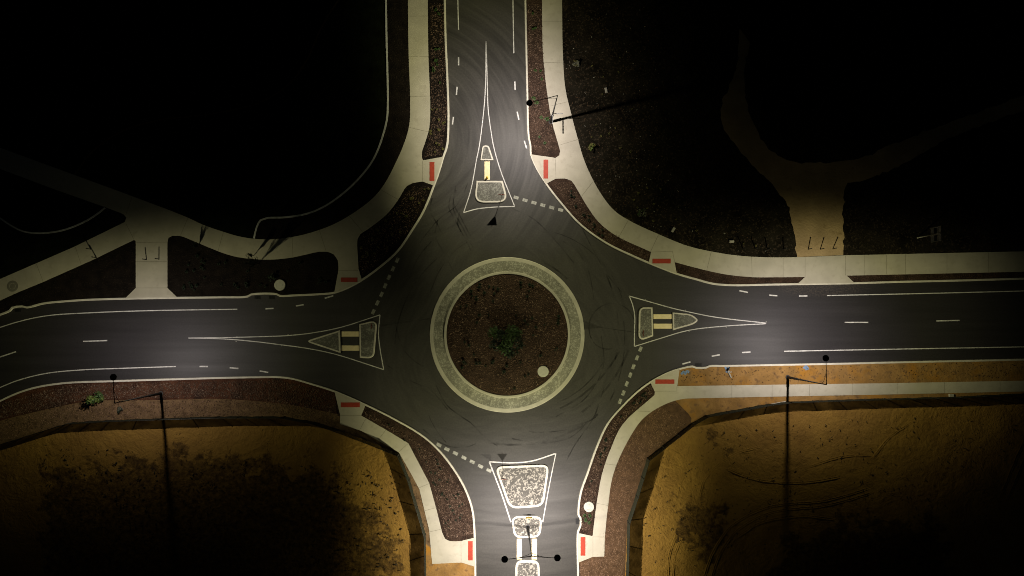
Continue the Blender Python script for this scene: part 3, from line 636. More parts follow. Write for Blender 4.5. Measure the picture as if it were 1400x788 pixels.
pad(893.6, 442.8, 919.2, 449.6, .004, 'cream', 'tactile_strip', 'lower cream strip between the two islands of the right road', G2)
pad(706.6, 736.8, 713.5, 765, .004, 'cream', 'tactile_strip', 'overlit white strip left of the bottom centre gap', G2)
pad(727, 736.8, 734, 765, .004, 'cream', 'tactile_strip', 'overlit white strip right of the bottom centre gap', G2)
G3 = 'red tactile pads on the kerb ramps'
for x0, y0, x1, y1, lb in ((587.3, 221.8, 594, 247.7, 'red tactile pad on the ramp left of the north road'), (743, 218.5, 749.5, 244.4, 'red tactile pad on the ramp right of the north road'),
                           (466, 379.7, 488.6, 385.8, 'red tactile pad on the ramp above the left road'), (466, 550.5, 492, 557, 'red tactile pad on the ramp below the left road'),
                           (892, 354, 917, 360.4, 'red tactile pad on the ramp above the right road'), (896, 519, 922, 525, 'red tactile pad on the ramp below the right road'),
                           (640, 740, 646.3, 766.4, 'red tactile pad on the ramp left of the south road'), (793.8, 734.4, 800.3, 760, 'red tactile pad on the ramp right of the south road')):
    pad(x0, y0, x1, y1, ZP+.001, 'red', 'tactile_pad', lb, G3)

# ------------------------------------------------------------------ street lamps
HL = 10.6
def lamp_light(name, loc, fwd, parent, power, side_tight=2.35):
    ld = bpy.data.lights.new(name, 'POINT'); ld.energy = power; ld.shadow_soft_size = .10; ld.use_nodes = True
    nt = ld.node_tree; N = nt.nodes; L = nt.links; N.clear()
    out = N.new('ShaderNodeOutputLight'); em = N.new('ShaderNodeEmission'); L.new(em.outputs[0], out.inputs[0])
    tc = N.new('ShaderNodeTexCoord'); sp = N.new('ShaderNodeSeparateXYZ'); L.new(tc.outputs['Normal'], sp.inputs[0])
    mt = lambda op, a, b=None, c=None: mathn(nt, op, a, b, c)
    nz = mt('MAXIMUM', mt('MULTIPLY', sp.outputs[2], -1), .10)
    dot = lambda v: mt('ADD', mt('MULTIPLY', sp.outputs[0], v[0]), mt('MULTIPLY', sp.outputs[1], v[1]))
    f = mt('DIVIDE', dot(fwd), nz); s = mt('DIVIDE', dot((-fwd[1], fwd[0])), nz)
    f2 = mt('MULTIPLY', f, f); s2 = mt('MULTIPLY', s, s); r2 = mt('ADD', f2, s2)
    side = mt('DIVIDE', 1, mt('ADD', 1, mt('MULTIPLY', s2, 1/side_tight**2)))
    front = N.new('ShaderNodeMapRange'); front.interpolation_type = 'SMOOTHERSTEP'; front.inputs[1].default_value = .95; front.inputs[2].default_value = 2.2; front.inputs[3].default_value = 1; front.inputs[4].default_value = .024; L.new(f, front.inputs[0])
    back = mt('EXPONENT', mt('MULTIPLY', mt('POWER', mt('MAXIMUM', mt('MULTIPLY', f, -1), 0), 1.7), -.95))
    E = mt('MULTIPLY', side, mt('MULTIPLY', front.outputs[0], back))
    E = mt('MULTIPLY', E, mt('ADD', .40, mt('MULTIPLY', mt('EXPONENT', mt('MULTIPLY', r2, -.9)), 1.2)))
    E = mt('ADD', E, .0012)
    # grazing cut-off
    cut = mt('EXPONENT', mt('MULTIPLY', mt('POWER', r2, 3.0), -.0020))
    E = mt('MULTIPLY', E, mt('ADD', cut, .02))
    st = mt('MULTIPLY', E, mt('POWER', mt('ADD', 1, mt('MINIMUM', r2, 30)), 1.5))
    down = N.new('ShaderNodeMapRange'); down.inputs[1].default_value = .02; down.inputs[2].default_value = .10; L.new(mt('MULTIPLY', sp.outputs[2], -1), down.inputs[0])
    L.new(mt('MULTIPLY', st, down.outputs[0]), em.inputs['Strength'])
    cr = N.new('ShaderNodeMapRange'); cr.inputs[1].default_value = .3; cr.inputs[2].default_value = 3.0; L.new(r2, cr.inputs[0])
    cm = N.new('ShaderNodeMix'); cm.data_type = 'RGBA'; L.new(cr.outputs[0], cm.inputs[0]); cm.inputs[6].default_value = (1.0, .90, .84, 1); cm.inputs[7].default_value = (.97, .92, .52, 1)
    L.new(cm.outputs[2], em.inputs['Color'])
    lo = bpy.data.objects.new(name, ld); C.objects.link(lo); lo.location = loc
    if parent: lo.parent = parent; lo.matrix_parent_inverse = Matrix.Translation(-parent.location)
    return lo
def street_lamp(base_px, head_px, label, powers, blades=False, h=HL, straight=False):
    B = g(base_px[0], base_px[1], ZL); t = empty('street_lamp', B, label, 'street lamp', 'dark street lamps seen from above')
    k = MB(); k.lathe((B.x, B.y, ZL), [(.26, 0), (.26, .02), (.17, .03), (.15, 2.9), (.11, 3.1), (.085, 6), (.05, h-ZL+.25)], 14); k.build('pole', M['steel'], t, smooth=False)
    k = MB(); k.lathe((B.x, B.y, ZL), [(.30, .0), (.30, .03), (.0, .03)], 16); k.build('base_plate', M['steel'], t)
    top = Vector((B.x, B.y, h+.25))
    for i, (hp, pw) in enumerate(zip(head_px, powers)):
        Hp = g(hp[0], hp[1], h); d = (Hp-top); d.z = 0; d.normalize()
        a = MB(); end = Hp+Vector((0, 0, .02))-d*.3
        a.tube([top-Vector((0, 0, .06)), top+d*1.2+Vector((0, 0, -.07)), end+Vector((0, 0, .06))], [.05, .042, .036], 8); a.build('arm', M['steel'], t)
        a = MB(); s = Vector((B.x, B.y, h-1.0)); e = top+d*1.55+Vector((0, 0, -.12)); pts = []
        for q in range(9):
            u = q/8; pts.append(s*(1-u)**2+(s+Vector((0, 0, .8))+d*.35)*2*u*(1-u)+e*u*u)
        a.tube(pts, .026, 6); a.build('brace', M['steel'], t)
        hd = MB(); hd.lathe(Hp, [(.0, -.06), (.30, -.06), (.375, -.03), (.38, .02), (.33, .07), (.16, .12), (.10, .17), (.0, .175)], 36); H = hd.build('lamp_head', M['black'], t, smooth=True)
        ln = MB(); ln.lathe(Hp, [(.0, -.085), (.22, -.085), (.24, -.062)], 24); lo = ln.build('lens', M['lens']); lo.parent = H
        ll = lamp_light('lamp_light', (Hp.x, Hp.y, h-.22), (d.x, d.y), t, pw)
    if blades:
        for dx, dy in ((0, -1), (1, 0)):
            a = MB(); a.box((B.x+dx*.72, B.y+dy*.72, 3.55+(.0 if dy else .24)), (1.2 if dx else .03, 1.2 if dy else .03, .2)); a.build('name_blade', M['signgrey'], t)
    return t
lm = bpy.data.materials.new('lamp_lens'); lm.use_nodes = True; lb_ = lm.node_tree.nodes['Principled BSDF']; lb_.inputs['Emission Color'].default_value = (1, .95, .85, 1); lb_.inputs['Emission Strength'].default_value = 12; M['lens'] = lm
PW = 2900
street_lamp((753, 167), [(724, 141)], 'street lamp with name blades in the mulch strip right of the north road', [PW*2.0], True)
street_lamp((1077, 516), [(1129, 490)], 'single street lamp standing on the sand strip below the right road', [PW*1.45])
street_lamp((220, 538), [(155, 516)], 'single street lamp in the mulch verge below the left road', [PW*.78])
street_lamp((721.5, 721), [(690, 765), (762, 763)], 'twin-armed street lamp on the small bottom centre island', [PW*2.2, PW*2.2], False, HL+.3)

# ------------------------------------------------------------------ give way signs
def give_way(px, py, face, label, w=.95):
    B = g(px, py, .12); t = empty('give_way_sign', B, label, 'road sign', 'give way signs on the splitter islands')
    k = MB(); k.tube([B, B+Vector((0, 0, 2.8))], .032, 8); k.build('post', M['signgrey'], t)
    fx, fy = face; u = Vector((-fy, fx, 0)); n = Vector((fx, fy, 0)); h0 = 2.05; h1 = h0+w*.87
    def tri(s, off, th, name, m):
        cz = (h0+h1)/2+.06; q = [Vector((0, 0, (h0-cz)*s)), u*(w/2*s)+Vector((0, 0, (h1-cz)*s)), -u*(w/2*s)+Vector((0, 0, (h1-cz)*s))]
        c = B+Vector((0, 0, cz-.12))+n*off
        vs = [c+p for p in q]+[c+p+n*th for p in q]; k = MB(); k.add(vs, [(0, 1, 2), (5, 4, 3), (0, 3, 4, 1), (1, 4, 5, 2), (2, 5, 3, 0)]); return k
    p = tri(1, .035, .012, '', 0).build('sign_plate', M['red'], t)
    q = tri(.72, .049, .003, '', 0).build('sign_face', M['white']); q.parent = p
    return t
give_way(685.5, 271.5, (0, 1), 'give way sign on the grey island of the north road')
give_way(513, 446, (-1, 0), 'give way sign on the narrow island of the left road')
give_way(873.5, 455.3, (1, 0), 'give way sign on the narrow island of the right road')
give_way(687.3, 648.5, (0, -1), 'give way sign on the bright trapezoid island of the south road')
# yellow keep-left board, seen edge on
B = g(723, 706, 0); t = empty('hazard_board', B, 'small yellow board on a short post at the head of the lamp island', 'road sign')
k = MB(); k.tube([B, B+Vector((0, 0, 1.0))], .03, 8); k.build('post', M['signgrey'], t)
k = MB(); k.box(B+Vector((0, .045, .75)), (.85, .05, .5)); k.build('board', M['yellow'], t)
B = g(666, 243.5, .016); k = MB(); k.lathe(B, [(.16, 0), (.15, .05), (.11, .5), (.13, .55), (.10, .62), (0, .63)], 14)
tag(k.build('bollard', M['yellow'], smooth=True), 'short yellow bollard at the end of the north cream strip', 'bollard')

# large sign, seen from behind
B = g(1254, 325.5, ZL); t = empty('information_sign', B, 'tall grey sign panel on one post standing in the dark beyond the right footpath', 'sign')
k = MB(); k.tube([B, B+Vector((0, 0, 4.75))], .075, 10); k.build('post', M['timber'], t)
k = MB(); k.box(B+Vector((.12, 0, 3.75)), (.03, 1.85, 2.1)); k.build('panel', M['signgrey'], t)
k = MB()
for z in (2.78, 3.0, 3.35, 4.05, 4.3, 4.55, 4.78): k.box(B+Vector((.085, 0, z)), (.035, 1.87, .05))
for y in (-.91, .91): k.box(B+Vector((.083, y, 3.76)), (.034, .06, 2.05))
k.build('frame', M['timber'], t)
k = MB(); k.box(B+Vector((.10, .48, 3.7)), (.012, .72, .56)); k.box(B+Vector((.10, -.48, 3.7)), (.012, .72, .56)); k.build('dark_inset', M['black'], t)

# ------------------------------------------------------------------ bollards
def bollard(px, py, label, grp):
    B = g(px, py, Z2); t = empty('bollard', B, label, 'bollard', grp)
    k = MB(); k.lathe(B, [(.06, 0), (.06, 1.0)], 12); k.build('post', M['black'], t)
    k = MB(); k.lathe(B+Vector((0, 0, 1.0)), [(.068, 0), (.068, .04), (.03, .07), (0, .075)], 12); k.build('cap', M['black'], t)
GB = 'dark posts closing off the paths'
for x, y, l in ((124.4, 341, 'dark bollard at the upper side of the slanting left branch path'), (132, 352.5, 'dark bollard at the lower edge of the slanting left branch path'),
                (200.5, 355.3, 'dark bollard on the left half of the short straight path stem'), (217.5, 354.5, 'dark bollard on the right half of the short straight path stem'),
                (1105, 341, 'leftmost of three bollards across the yellow earth track'), (1121.5, 341, 'middle bollard of three across the yellow earth track'), (1138.6, 340.5, 'rightmost of three bollards across the yellow earth track')):
    bollard(x, y, l, GB)
for x, y, l in ((1071, 341, 'dark bollard in soil nearest the earth track'), (1049, 341, 'dark bollard in soil, second from the earth track'), (1032, 340, 'dark bollard in soil, third from the earth track'), (1015.7, 340, 'dark bollard in soil farthest left of the earth track')):
    bollard(x, y, l, GB)

# ------------------------------------------------------------------ covers, drains, small items
for x, y, r, m, l, z in ((383, 390, .72, 'cover', 'round pale concrete cover in the dark bed above the left road', ZL), (742.5, 508, .72, 'cover', 'round pale concrete cover inside the roundabout mulch', .42), (805, 693, .66, 'cover', 'round pale concrete cover beside the south road ramp', ZL), (17.8, 391.5, .74, 'cover_dark', 'dark round cover set in the path at far left', ZP-.1)):
    B = g(x, y, z); k = MB(); h = .14 if m == 'cover' else .106
    k.lathe(B, [(r, 0), (r, h-.02), (r-.03, h), (r*.55, h+.001), (r*.53, h-.012), (r*.50, h-.012), (r*.48, h+.001), (0, h+.001)], 36)
    k.box(B+Vector((r*.72, 0, h)), (.12, .05, .015)); k.box(B+Vector((-r*.72, 0, h)), (.12, .05, .015))
    tag(k.build('manhole_cover', M[m]), l, 'manhole cover', 'round manhole covers')
for x0, y0, x1, y1, l in ((348, 405, 356, 409, 'left black drain grate of the pair in the kerb above the left road'), (368, 405, 376, 409, 'right black drain grate of the pair in the kerb above the left road'), (20.5, 422.5, 28.5, 426.5, 'black drain grate in the kerb at far left'),
                          (718.7, 191.4, 723, 198, 'black drain grate in the kerb right of the north road'), (950.8, 496.8, 959.4, 501.5, 'black drain grate in the kerb below the right road'), (787, 709, 791.8, 717, 'black drain grate in the kerb right of the south road')):
    P = [g(x0, y0), g(x1, y1)]; c = (P[0]+P[1])/2; w = abs(P[1].x-P[0].x); d = abs(P[1].y-P[0].y)
    t = empty('drain_grate', (c.x, c.y, 0), l, 'drain', 'kerb drain grates')
    k = MB(); k.box((c.x, c.y, .008), (w, d, .012)); k.build('pit', M['black'], t)
    k = MB(); n = 7
    for i in range(n):
        if w > d: k.box((c.x-w/2+w*(i+.5)/n, c.y, .019), (.03, d*.96, .012))
        else: k.box((c.x, c.y-d/2+d*(i+.5)/n, .019), (w*.96, .03, .012))
    k.build('bars', M['black'], t)
for x, y, ang, w, d, l in ((828.5, 124, 80, .75, .3, 'pale block lying alone in dark soil right of the north lamp'), (920.3, 314.5, 120, .7, .32, 'pale slanted block in dark soil above the curved path'), (1000, 330.5, 0, .66, .3, 'pale level block in dark soil left of the earth track'), (1300, 541, 0, .65, .4, 'small pale box against the fence below the right path')):
    B = g(x, y, ZL); k = MB(); k.box(B+Vector((0, 0, .08)), (w*.92, d, .16), R(-ang)); k.box(B+Vector((0, 0, .17)), (w*.8, d*.8, .03), R(-ang)); tag(k.build('concrete_block', M['stone']), l, 'block')
# survey paint scribbles on the sand
for pts, m, l in (([(931, 512), (934, 508.5), (936.5, 511), (939, 507.5), (942, 509.5)], 'blue', 'blue paint scribble on sand next to the right road ramp'), ([(991, 502), (994, 506), (996, 503), (993, 508), (997, 509)], 'blue', 'blue paint scribble on sand in the middle of the verge'), ([(1098, 504), (1101, 501), (1104, 504), (1100, 505)], 'blue', 'faint blue-grey paint blot on sand left of the right lamp head')):
    k = MB(); k.ribbon(S(pts, 0, .1), [(-.14, ZL+.012), (.14, ZL+.012)]); tag(k.build('survey_paint', M[m]), l, 'paint mark', 'survey paint marks')
B = g(997.5, 512, ZL); k = MB(); k.box(B+Vector((0, 0, .05)), (.16, .95, .06), R(25)); k.box(B+Vector((.12, .3, .09)), (.3, .12, .05), R(10)); tag(k.build('survey_peg', M['timber']), 'pale timber peg lying on the sand verge beside a blue mark', 'peg')
a = g(1052, 553.5, .3); c = g(1074, 549.5, .3); k = MB(); k.tube([a, c], .09, 6); tag(k.build('timber_plank', M['timber']), 'long pale plank lying along the fence near the right lamp shadow', 'plank')

# road studs on the painted outlines
for x, y in ((664.6, 59), (663, 123), (259.5, 462.5), (324, 460.3), (323, 467), (394, 457.5), (385, 473), (882, 409.6), (937, 424.3), (942, 453.4), (993, 447.5), (1047.5, 440.3)):
    B = g(x, y, ZM); k = MB(); k.box(B+Vector((0, 0, .012)), (.14, .1, .022)); k.box(B+Vector((0, 0, .028)), (.09, .07, .012))
    tag(k.build('road_stud', M['paint_worn']), 'tiny raised road stud beside a painted splitter line', 'road stud', 'tiny road studs along the splitter outlines')

# ------------------------------------------------------------------ fences with shade cloth
def fence(line, label):
    P = Ln(line, Z2); pts = []
    for i in range(len(P)-1):
        L_ = (P[i+1]-P[i]).length; n = max(1, round(L_/2.9)); 
        for q in range(n): pts.append(P[i].lerp(P[i+1], q/n))
    pts.append(P[-1])
    t = empty('mesh_fence', pts[0], label, 'fence', 'shade cloth fences along the sand fields')
    k = MB(); rnd = random.Random(len(pts)); vs = []; fs = []; m = 0
    for i in range(len(pts)-1):
        for q in range(4):
            p = pts[i].lerp(pts[i+1], q/4); n = (pts[i+1]-pts[i]).normalized().cross(Vector((0, 0, 1)))
            for z in (0.0, .6, 1.2, 1.75):
                sag = (.04*rnd.uniform(-1, 1) if q else 0)
                vs.append(p+n*(sag*(1 if z < 1.7 else .3))+Vector((0, 0, z+(.0 if z < 1.7 else -.04*math.sin(q/4*math.pi)))))
    p = pts[-1]
    for z in (0.0, .6, 1.2, 1.75): vs.append(p+Vector((0, 0, z)))
    ncol = len(vs)//4
    for i in range(ncol-1):
        for z in range(3): fs.append((i*4+z, (i+1)*4+z, (i+1)*4+z+1, i*4+z+1))
    k.add(vs, fs); k.build('shade_cloth', M['cloth'], t, smooth=True)
    for i, p in enumerate(pts):
        k = MB(); k.tube([p, p+Vector((0, 0, 1.82))], .05, 6); k.build('post', M['steel'], t)
    k = MB(); k.tube([p+Vector((0, 0, 1.77)) for p in pts], .025, 5); k.build('rail', M['black'], t)
fence(FENCE_W[1:-1], 'dark shade cloth fence bounding the left sand field')
fence(FENCE_E[1:-1], 'dark shade cloth fence bounding the right sand field')

# ------------------------------------------------------------------ plants
def blade_mesh(rnd, n, r, h, w):
    k = MB()
    for i in range(n):
        a = rnd.uniform(0, 2*math.pi); l = r*rnd.uniform(.5, 1); hh = h*rnd.uniform(.6, 1.1); d = Vector((math.cos(a), math.sin(a), 0)); u = Vector((-d.y, d.x, 0))*w
        p0 = d*r*.08; p1 = d*l*.5+Vector((0, 0, hh*.8)); p2 = d*l+Vector((0, 0, hh*.75))
        k.add([p0-u*.6, p0+u*.6, p1+u, p1-u, p2], [(0, 1, 2, 3), (3, 2, 4)])
    return k
def leaves(k, rnd, c, rx, rz, n, s, mi=0):
    for i in range(n):
        d = Vector((rnd.gauss(0, 1), rnd.gauss(0, 1), rnd.gauss(0, 1))).normalized()*rnd.uniform(.35, 1)
        p = Vector(c)+Vector((d.x*rx, d.y*rx, d.z*rz))
        u = Vector((rnd.uniform(-1, 1), rnd.uniform(-1, 1), rnd.uniform(-.5, .5))).normalized()*s*rnd.uniform(.6, 1.3); v = u.cross(Vector((rnd.uniform(-.5, .5), rnd.uniform(-.5, .5), 1))).normalized()*s*.45
        k.add([p-u, p+v, p+u, p-v], [(0, 1, 2, 3)], mi)
rnd = random.Random(21)
protos = {}
for nm, m, n, r, h, w in (('dark', 'leaf_dark', 26, .34, .30, .045), ('mid', 'leaf_mid', 26, .28, .28, .035), ('yellow', 'leaf_yellow', 18, .24, .22, .03)):
    for v in range(3):
        k = blade_mesh(rnd, n, r, h, w); me = k.build('grass_tuft', M[m]); protos[(nm, v)] = me.data; bpy.data.objects.remove(me)
def tuft(px, py, kind, label, grp, z=ZL, s=1.):
    P = g(px, py, z); o = bpy.data.objects.new('grass_tuft', protos[(kind, rnd.randrange(3))]); C.objects.link(o)
    o.location = P; o.rotation_euler = (0, 0, rnd.uniform(0, 6.28)); q = s*rnd.uniform(.7, 1.25); o.scale = (q, q, q*rnd.uniform(.8, 1.2)); tag(o, label, 'plant', grp)
placed = 0; hist = []
while placed < 55:
    a = rnd.uniform(0, 2*math.pi); r = 78*math.sqrt(rnd.uniform(.12, 1)); px = 693.5+r*math.cos(a); py = 457.5+r*math.sin(a)
    if math.hypot(px-742.5, py-508) < 13 or noise.noise(Vector((px*.03, py*.03, 2))) < -.12: continue
    z = .3+.45*(1-(r/82)**2); tuft(px, py, 'dark', 'small dark grass tuft planted in the round roundabout mulch', 'tufts in the roundabout mulch', z, .85); placed += 1
def tufts_in(poly, n, kind, label, grp, z=ZL, s=1.):
    P = 0; t = 0
    xs = [p[0] for p in poly]; ys = [p[1] for p in poly]
    while P < n and t < 4000:
        t += 1; x = rnd.uniform(min(xs), max(xs)); y = rnd.uniform(min(ys), max(ys))
        if inside((x, y), poly) and all(math.hypot(x-cx_, y-cy_) > 11 for cx_, cy_ in ((383, 390), (805, 693))): tuft(x, y, kind, label, grp, z, s); P += 1
tufts_in([(590, 150), (608, 150), (609, 198), (603, 210), (582, 212), (584, 190)], 14, 'yellow', 'tiny yellow-green tuft in the mulch strip left of the north road', 'tufts left of the north road')
tufts_in([(588, 10), (606, 10), (608, 140), (592, 140)], 10, 'mid', 'small green tuft in the upper mulch strip left of the north road', 'tufts in the upper left strip')
tufts_in([(562, 258), (588, 258), (565, 303), (535, 338), (505, 362), (495, 370), (494, 330), (540, 290)], 30, 'yellow', 'tiny pale tuft in the curved mulch bed upper left of the roundabout', 'tufts in the upper left curved bed')
tufts_in([(245, 330), (350, 362), (450, 352), (455, 392), (400, 396), (260, 398), (236, 390)], 34, 'dark', 'dark tuft in the long bed above the left road', 'tufts in the bed above the left road', ZL, .8)
tufts_in([(725, 10), (738, 10), (745, 120), (727, 120)], 6, 'mid', 'small green tuft in the strip right of the north road', 'tufts right of the north road')
for x, y, s in ((729.5, 135.5, 1.7), (733.5, 141, 1.7), (739.8, 161.5, 1.1), (747.5, 163.5, 1.8), (737, 188, 1.), (744.5, 196, 1.3)):
    tuft(x, y, 'mid', 'leafy green tuft in the mulch near the north lamp', 'leafy tufts near the north lamp', ZL, s)
tufts_in([(764, 258), (776, 252), (800, 290), (840, 328), (820, 322), (790, 295)], 12, 'dark', 'dark tuft in the curved bed upper right of the roundabout', 'tufts in the upper right curved bed', ZL, .8)
tufts_in([(505, 566), (560, 595), (596, 625), (630, 680), (640, 720), (612, 730), (600, 680), (575, 620)], 34, 'dark', 'dark tuft in the curved bed lower left of the roundabout', 'tufts in the lower left curved bed', ZL, .55)
tufts_in([(885, 530), (888, 540), (845, 580), (815, 650), (806, 720), (797, 715), (803, 670), (825, 605), (850, 565)], 24, 'dark', 'dark tuft in the curved bed lower right of the roundabout', 'tufts in the lower right curved bed', ZL, .6)
tufts_in([(798, 700), (808, 702), (806, 716), (799, 715)], 5, 'mid', 'green tuft just below the round cover near the south road', 'tufts below the south cover', ZL, 1)
tufts_in([(790, 60), (850, 60), (880, 240), (960, 300), (1080, 335), (1000, 340), (880, 300), (812, 215)], 26, 'yellow', 'scattered dry weed in dark soil right of the north road', 'dry weeds in the dark soil', ZL, .8)
# shrubs
def shrub(px, py, label, mats, r, h, n, leaf, z=ZL, name='shrub'):
    B = g(px, py, z); t = empty(name, B, label, 'shrub'); k = MB()
    for i in range(7):
        a = rnd.uniform(0, 6.28); k.tube([B, B+Vector((math.cos(a)*r*.3, math.sin(a)*r*.3, h*.4)), B+Vector((math.cos(a)*r*.7, math.sin(a)*r*.7, h*.75))], [.03, .022, .01], 5)
    k.build('stems', M['bark'], t); k = MB()
    for i in range(11):
        a = rnd.uniform(0, 6.28); q = r*math.sqrt(rnd.random())*.8; leaves(k, rnd, B+Vector((math.cos(a)*q, math.sin(a)*q, h*rnd.uniform(.45, .85))), r*.38, h*.22, n//11, leaf, rnd.randrange(len(mats)))
    k.build('foliage', [M[m] for m in mats], t)
shrub(139, 541.5, 'bright green leafy shrub casting a shadow beside the left road lamp', ['leaf_bright', 'leaf_mid', 'leaf_bright'], 1.0, 2.3, 290, .15)
shrub(166.5, 560.5, 'small dull grey shrub on the brown verge near the left fence', ['leaf_grey', 'leaf_dark'], .5, .6, 130, .10)
shrub(787, 89.5, 'pale star-shaped dry shrub in dark soil beside the north-east path', ['leaf_yellow', 'leaf_grey'], .55, .8, 90, .16)
shrub(809, 202.5, 'yellow-green bush in dark soil below the north lamp shadow', ['leaf_yellow', 'leaf_bright'], .5, .7, 140, .12)
shrub(876, 292, 'faint low green plant in dark soil above the curved path', ['leaf_mid', 'leaf_grey'], .7, .4, 80, .12)
shrub(691, 463, 'green feathery shrub at the centre of the roundabout', ['leaf_mid', 'leaf_mid', 'leaf_dark'], 2.4, 1.2, 1500, .17, .72)
shrub(372, 380, 'faint small plant in the bed above the left road', ['leaf_dark'], .5, .5, 80, .12)
def tree(px, py, h, r, label, n):
    B = g(px, py, ZL); t = empty('young_tree', B, label, 'tree', 'young trees beside the left footpath'); k = MB(); lf = MB()
    k.tube([B, B+Vector((0, 0, h*.5)), B+Vector((.03, 0, h*.95))], [.05, .035, .01], 7)
    for i in range(17):
        a = i*2.4; q = r*rnd.uniform(.2, 1); z0 = h*rnd.uniform(.05, .45); z1 = h*rnd.uniform(.6, 1.05); d = Vector((math.cos(a), math.sin(a), 0))
        s_ = B+Vector((0, 0, z0)); e = B+d*q+Vector((0, 0, z1)); m_ = s_.lerp(e, .5)+d*q*.12
        k.tube([s_, m_, e], [.022, .016, .006], 4)
        for w in range(n//17):
            p = s_.lerp(e, rnd.uniform(.25, 1))+Vector((rnd.gauss(0, .05), rnd.gauss(0, .05), 0)); u = ((e-s_).normalized()+Vector((rnd.gauss(0, .3), rnd.gauss(0, .3), 0)))*.16; v = u.cross(Vector((rnd.uniform(-1, 1), rnd.uniform(-1, 1), .1))).normalized()*.035
            lf.add([p-u, p+v, p+u, p-v], [(0, 1, 2, 3)])
    k.build('trunk', M['bark'], t); lf.build('crown', M['leaf_dark'], t)
tree(353, 361, 3.6, .95, 'dark upright young tree in the bed left of the round pale cover', 340)
tree(272, 336, 1.5, .42, 'small dark sapling at the path edge near the straight stem', 150)
tree(347, 350, 2.0, .3, 'thin dark sapling close behind the taller young tree at the path edge', 160)

# ruts pressed into the right sand field
def field_h(v, seed):
    return noise.noise(Vector((v.x*.12+seed, v.y*.12, 0)))*.28+noise.noise(Vector((v.x*.45, v.y*.45+seed, 3)))*.14+noise.noise(Vector((v.x*1.1, v.y*1.1, seed)))*.05
b = MB()
for run in ([(1195, 666), (1130, 684), (1050, 694), (1000, 719), (975, 754), (960, 800)], [(1200, 672), (1130, 691), (1055, 701), (1008, 725), (984, 758), (970, 800)], [(1045, 609), (1000, 624), (965, 654), (955, 684)], [(925, 730), (915, 760), (912, 800)], [(931, 735), (922, 762), (919, 800)],
            [(1400, 600), (1384, 640), (1368, 684)], [(1408, 606), (1392, 648), (1376, 690)], [(1250, 575), (1215, 600), (1190, 630)], [(1100, 640), (1150, 625), (1200, 622)], [(990, 640), (1030, 655), (1090, 660), (1160, 650)], [(1000, 740), (1040, 715), (1100, 706), (1150, 712)]):
    P = S(run, ZL, .35); n = len(P); vs = []
    for i, p in enumerate(P):
        t_ = (P[min(i+1, n-1)]-P[max(i-1, 0)]).normalized(); nn = Vector((t_.y, -t_.x, 0)); z = ZL+field_h(p, 11)
        k_ = min(1, i/4, (n-1-i)/4)*(1.3+1.4*abs(noise.noise(Vector((p.x, p.y, 5)))))
        for o_, hh in ((-.22, -.06), (-.12, .05), (-.05, .01), (.05, .01), (.13, .06), (.24, -.06)): q = p+nn*o_; vs.append((q.x, q.y, z+hh*k_-.005))
    b.add(vs, [(i*6+q, i*6+q+1, (i+1)*6+q+1, (i+1)*6+q) for i in range(n-1) for q in range(5)])
o = b.build('wheel_ruts', M['sand'], None, True); at = o.data.attributes.new('weeds', 'FLOAT', 'POINT'); at.data.foreach_set('value', [-.6]*len(o.data.vertices)); tag(o, kind='stuff')

# ------------------------------------------------------------------ loose material: bark chips, pebbles
def chips(poly_px, n, name, mats, size, z=ZL, zf=None, seed=1):
    r_ = random.Random(seed); k = MB(); xs = [p[0] for p in poly_px]; ys = [p[1] for p in poly_px]; c = 0
    while c < n:
        x = r_.uniform(min(xs), max(xs)); y = r_.uniform(min(ys), max(ys))
        if not inside((x, y), poly_px): continue
        zz = zf(x, y) if zf else z; P = g(x, y, zz); s = size*r_.uniform(.5, 1.5); a = r_.uniform(0, 3.14); u = Vector((math.cos(a), math.sin(a), r_.uniform(-.4, .4)))*s; v = Vector((-math.sin(a), math.cos(a), r_.uniform(-.4, .4)))*s*.4; w = Vector((0, 0, s*.5))
        P = P+Vector((0, 0, s*.25))
        k.add([P-u-v, P+u-v, P+u+v, P-u+v, P+w], [(0, 1, 4), (1, 2, 4), (2, 3, 4), (3, 0, 4)], 0 if r_.random() < .86 else 1); c += 1
    tag(k.build(name, mats), kind='stuff')
circ = [(693.5+81*math.cos(i*.1963), 457.5+81*math.sin(i*.1963)) for i in range(32)]
cm_ = [M['chip'], M['chip_light']]
chips(circ, 6500, 'bark_chips', cm_, .07, zf=lambda x, y: .30+.45*(1-((x-693.5)**2+(y-457.5)**2)/82**2), seed=2)
chips([(498, 563), (560, 597), (598, 625), (628, 665), (645, 705), (646, 730), (612, 737), (604, 715), (590, 655), (562, 602), (500, 570)], 3200, 'bark_chips', cm_, .07, seed=3)
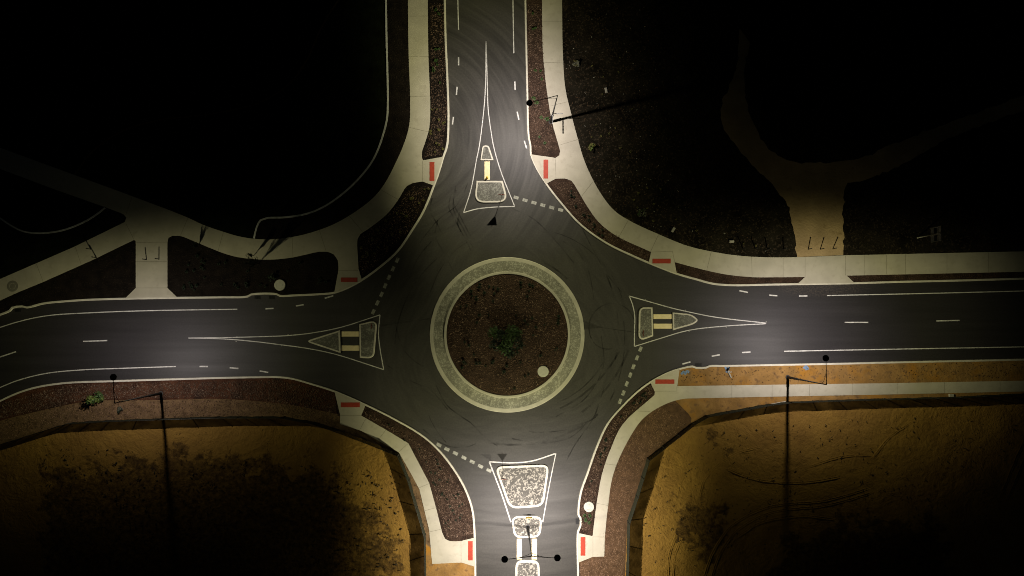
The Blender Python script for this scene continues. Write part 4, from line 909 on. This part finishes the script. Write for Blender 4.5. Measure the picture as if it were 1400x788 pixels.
chips([(890, 525), (893, 536), (846, 580), (820, 645), (807, 725), (794, 725), (794, 690), (815, 625), (835, 580)], 1900, 'bark_chips', cm_, .07, seed=4)
chips([(722, 5), (740, 5), (748, 140), (762, 205), (728, 205), (722, 140)], 2600, 'bark_chips', cm_, .06, seed=5)
chips([(588, 5), (606, 5), (611, 150), (604, 212), (580, 215), (590, 160)], 1800, 'bark_chips', cm_, .06, seed=6)
chips([(752, 250), (780, 250), (815, 305), (888, 347), (884, 356), (830, 331), (790, 300)], 1500, 'bark_chips', cm_, .06, seed=7)
chips([(0, 552), (90, 527), (380, 520), (455, 538), (460, 565), (380, 550), (300, 543), (120, 546), (0, 573)], 5200, 'bark_chips', cm_, .07, seed=8)
chips([(562, 255), (588, 256), (562, 312), (498, 378), (492, 366), (492, 325), (545, 280)], 1500, 'bark_chips', cm_, .06, seed=9)
chips([(772, 5), (900, 5), (900, 200), (960, 290), (1075, 345), (1000, 345), (900, 316), (830, 275), (795, 200), (775, 110)], 800, 'pebbles', [M['gravel'], M['stone']], .06, seed=10)
chips([(60, 605), (550, 650), (555, 780), (60, 780)], 700, 'clods', [M['bark'], M['gravel']], .12, z=Z2+.1, seed=12)
chips([(865, 700), (960, 585), (1400, 560), (1400, 780), (865, 780)], 500, 'clods', [M['bark'], M['gravel']], .10, z=Z2+.1, seed=13)
chips([(930, 506), (1390, 495), (1390, 517), (930, 525)], 500, 'clods', [M['gravel'], M['bark']], .06, z=ZL, seed=14)

gm = [M['gravel'], M['stone']]; gw = [mat('gravel_stone', (.21, .13, .082), .9, .1, 3, .4), M['gravel']]
chips([(0, 578), (100, 554), (220, 549), (380, 549), (455, 566), (455, 582), (385, 567), (220, 569), (90, 578), (0, 605)], 3500, 'gravel_stones', gw, .055, seed=15)
chips([(793, 770), (822, 764), (830, 680), (850, 612), (900, 556), (940, 575), (930, 592), (882, 624), (866, 677), (855, 712), (852, 788), (793, 788)], 4500, 'gravel_stones', gw, .05, seed=16)
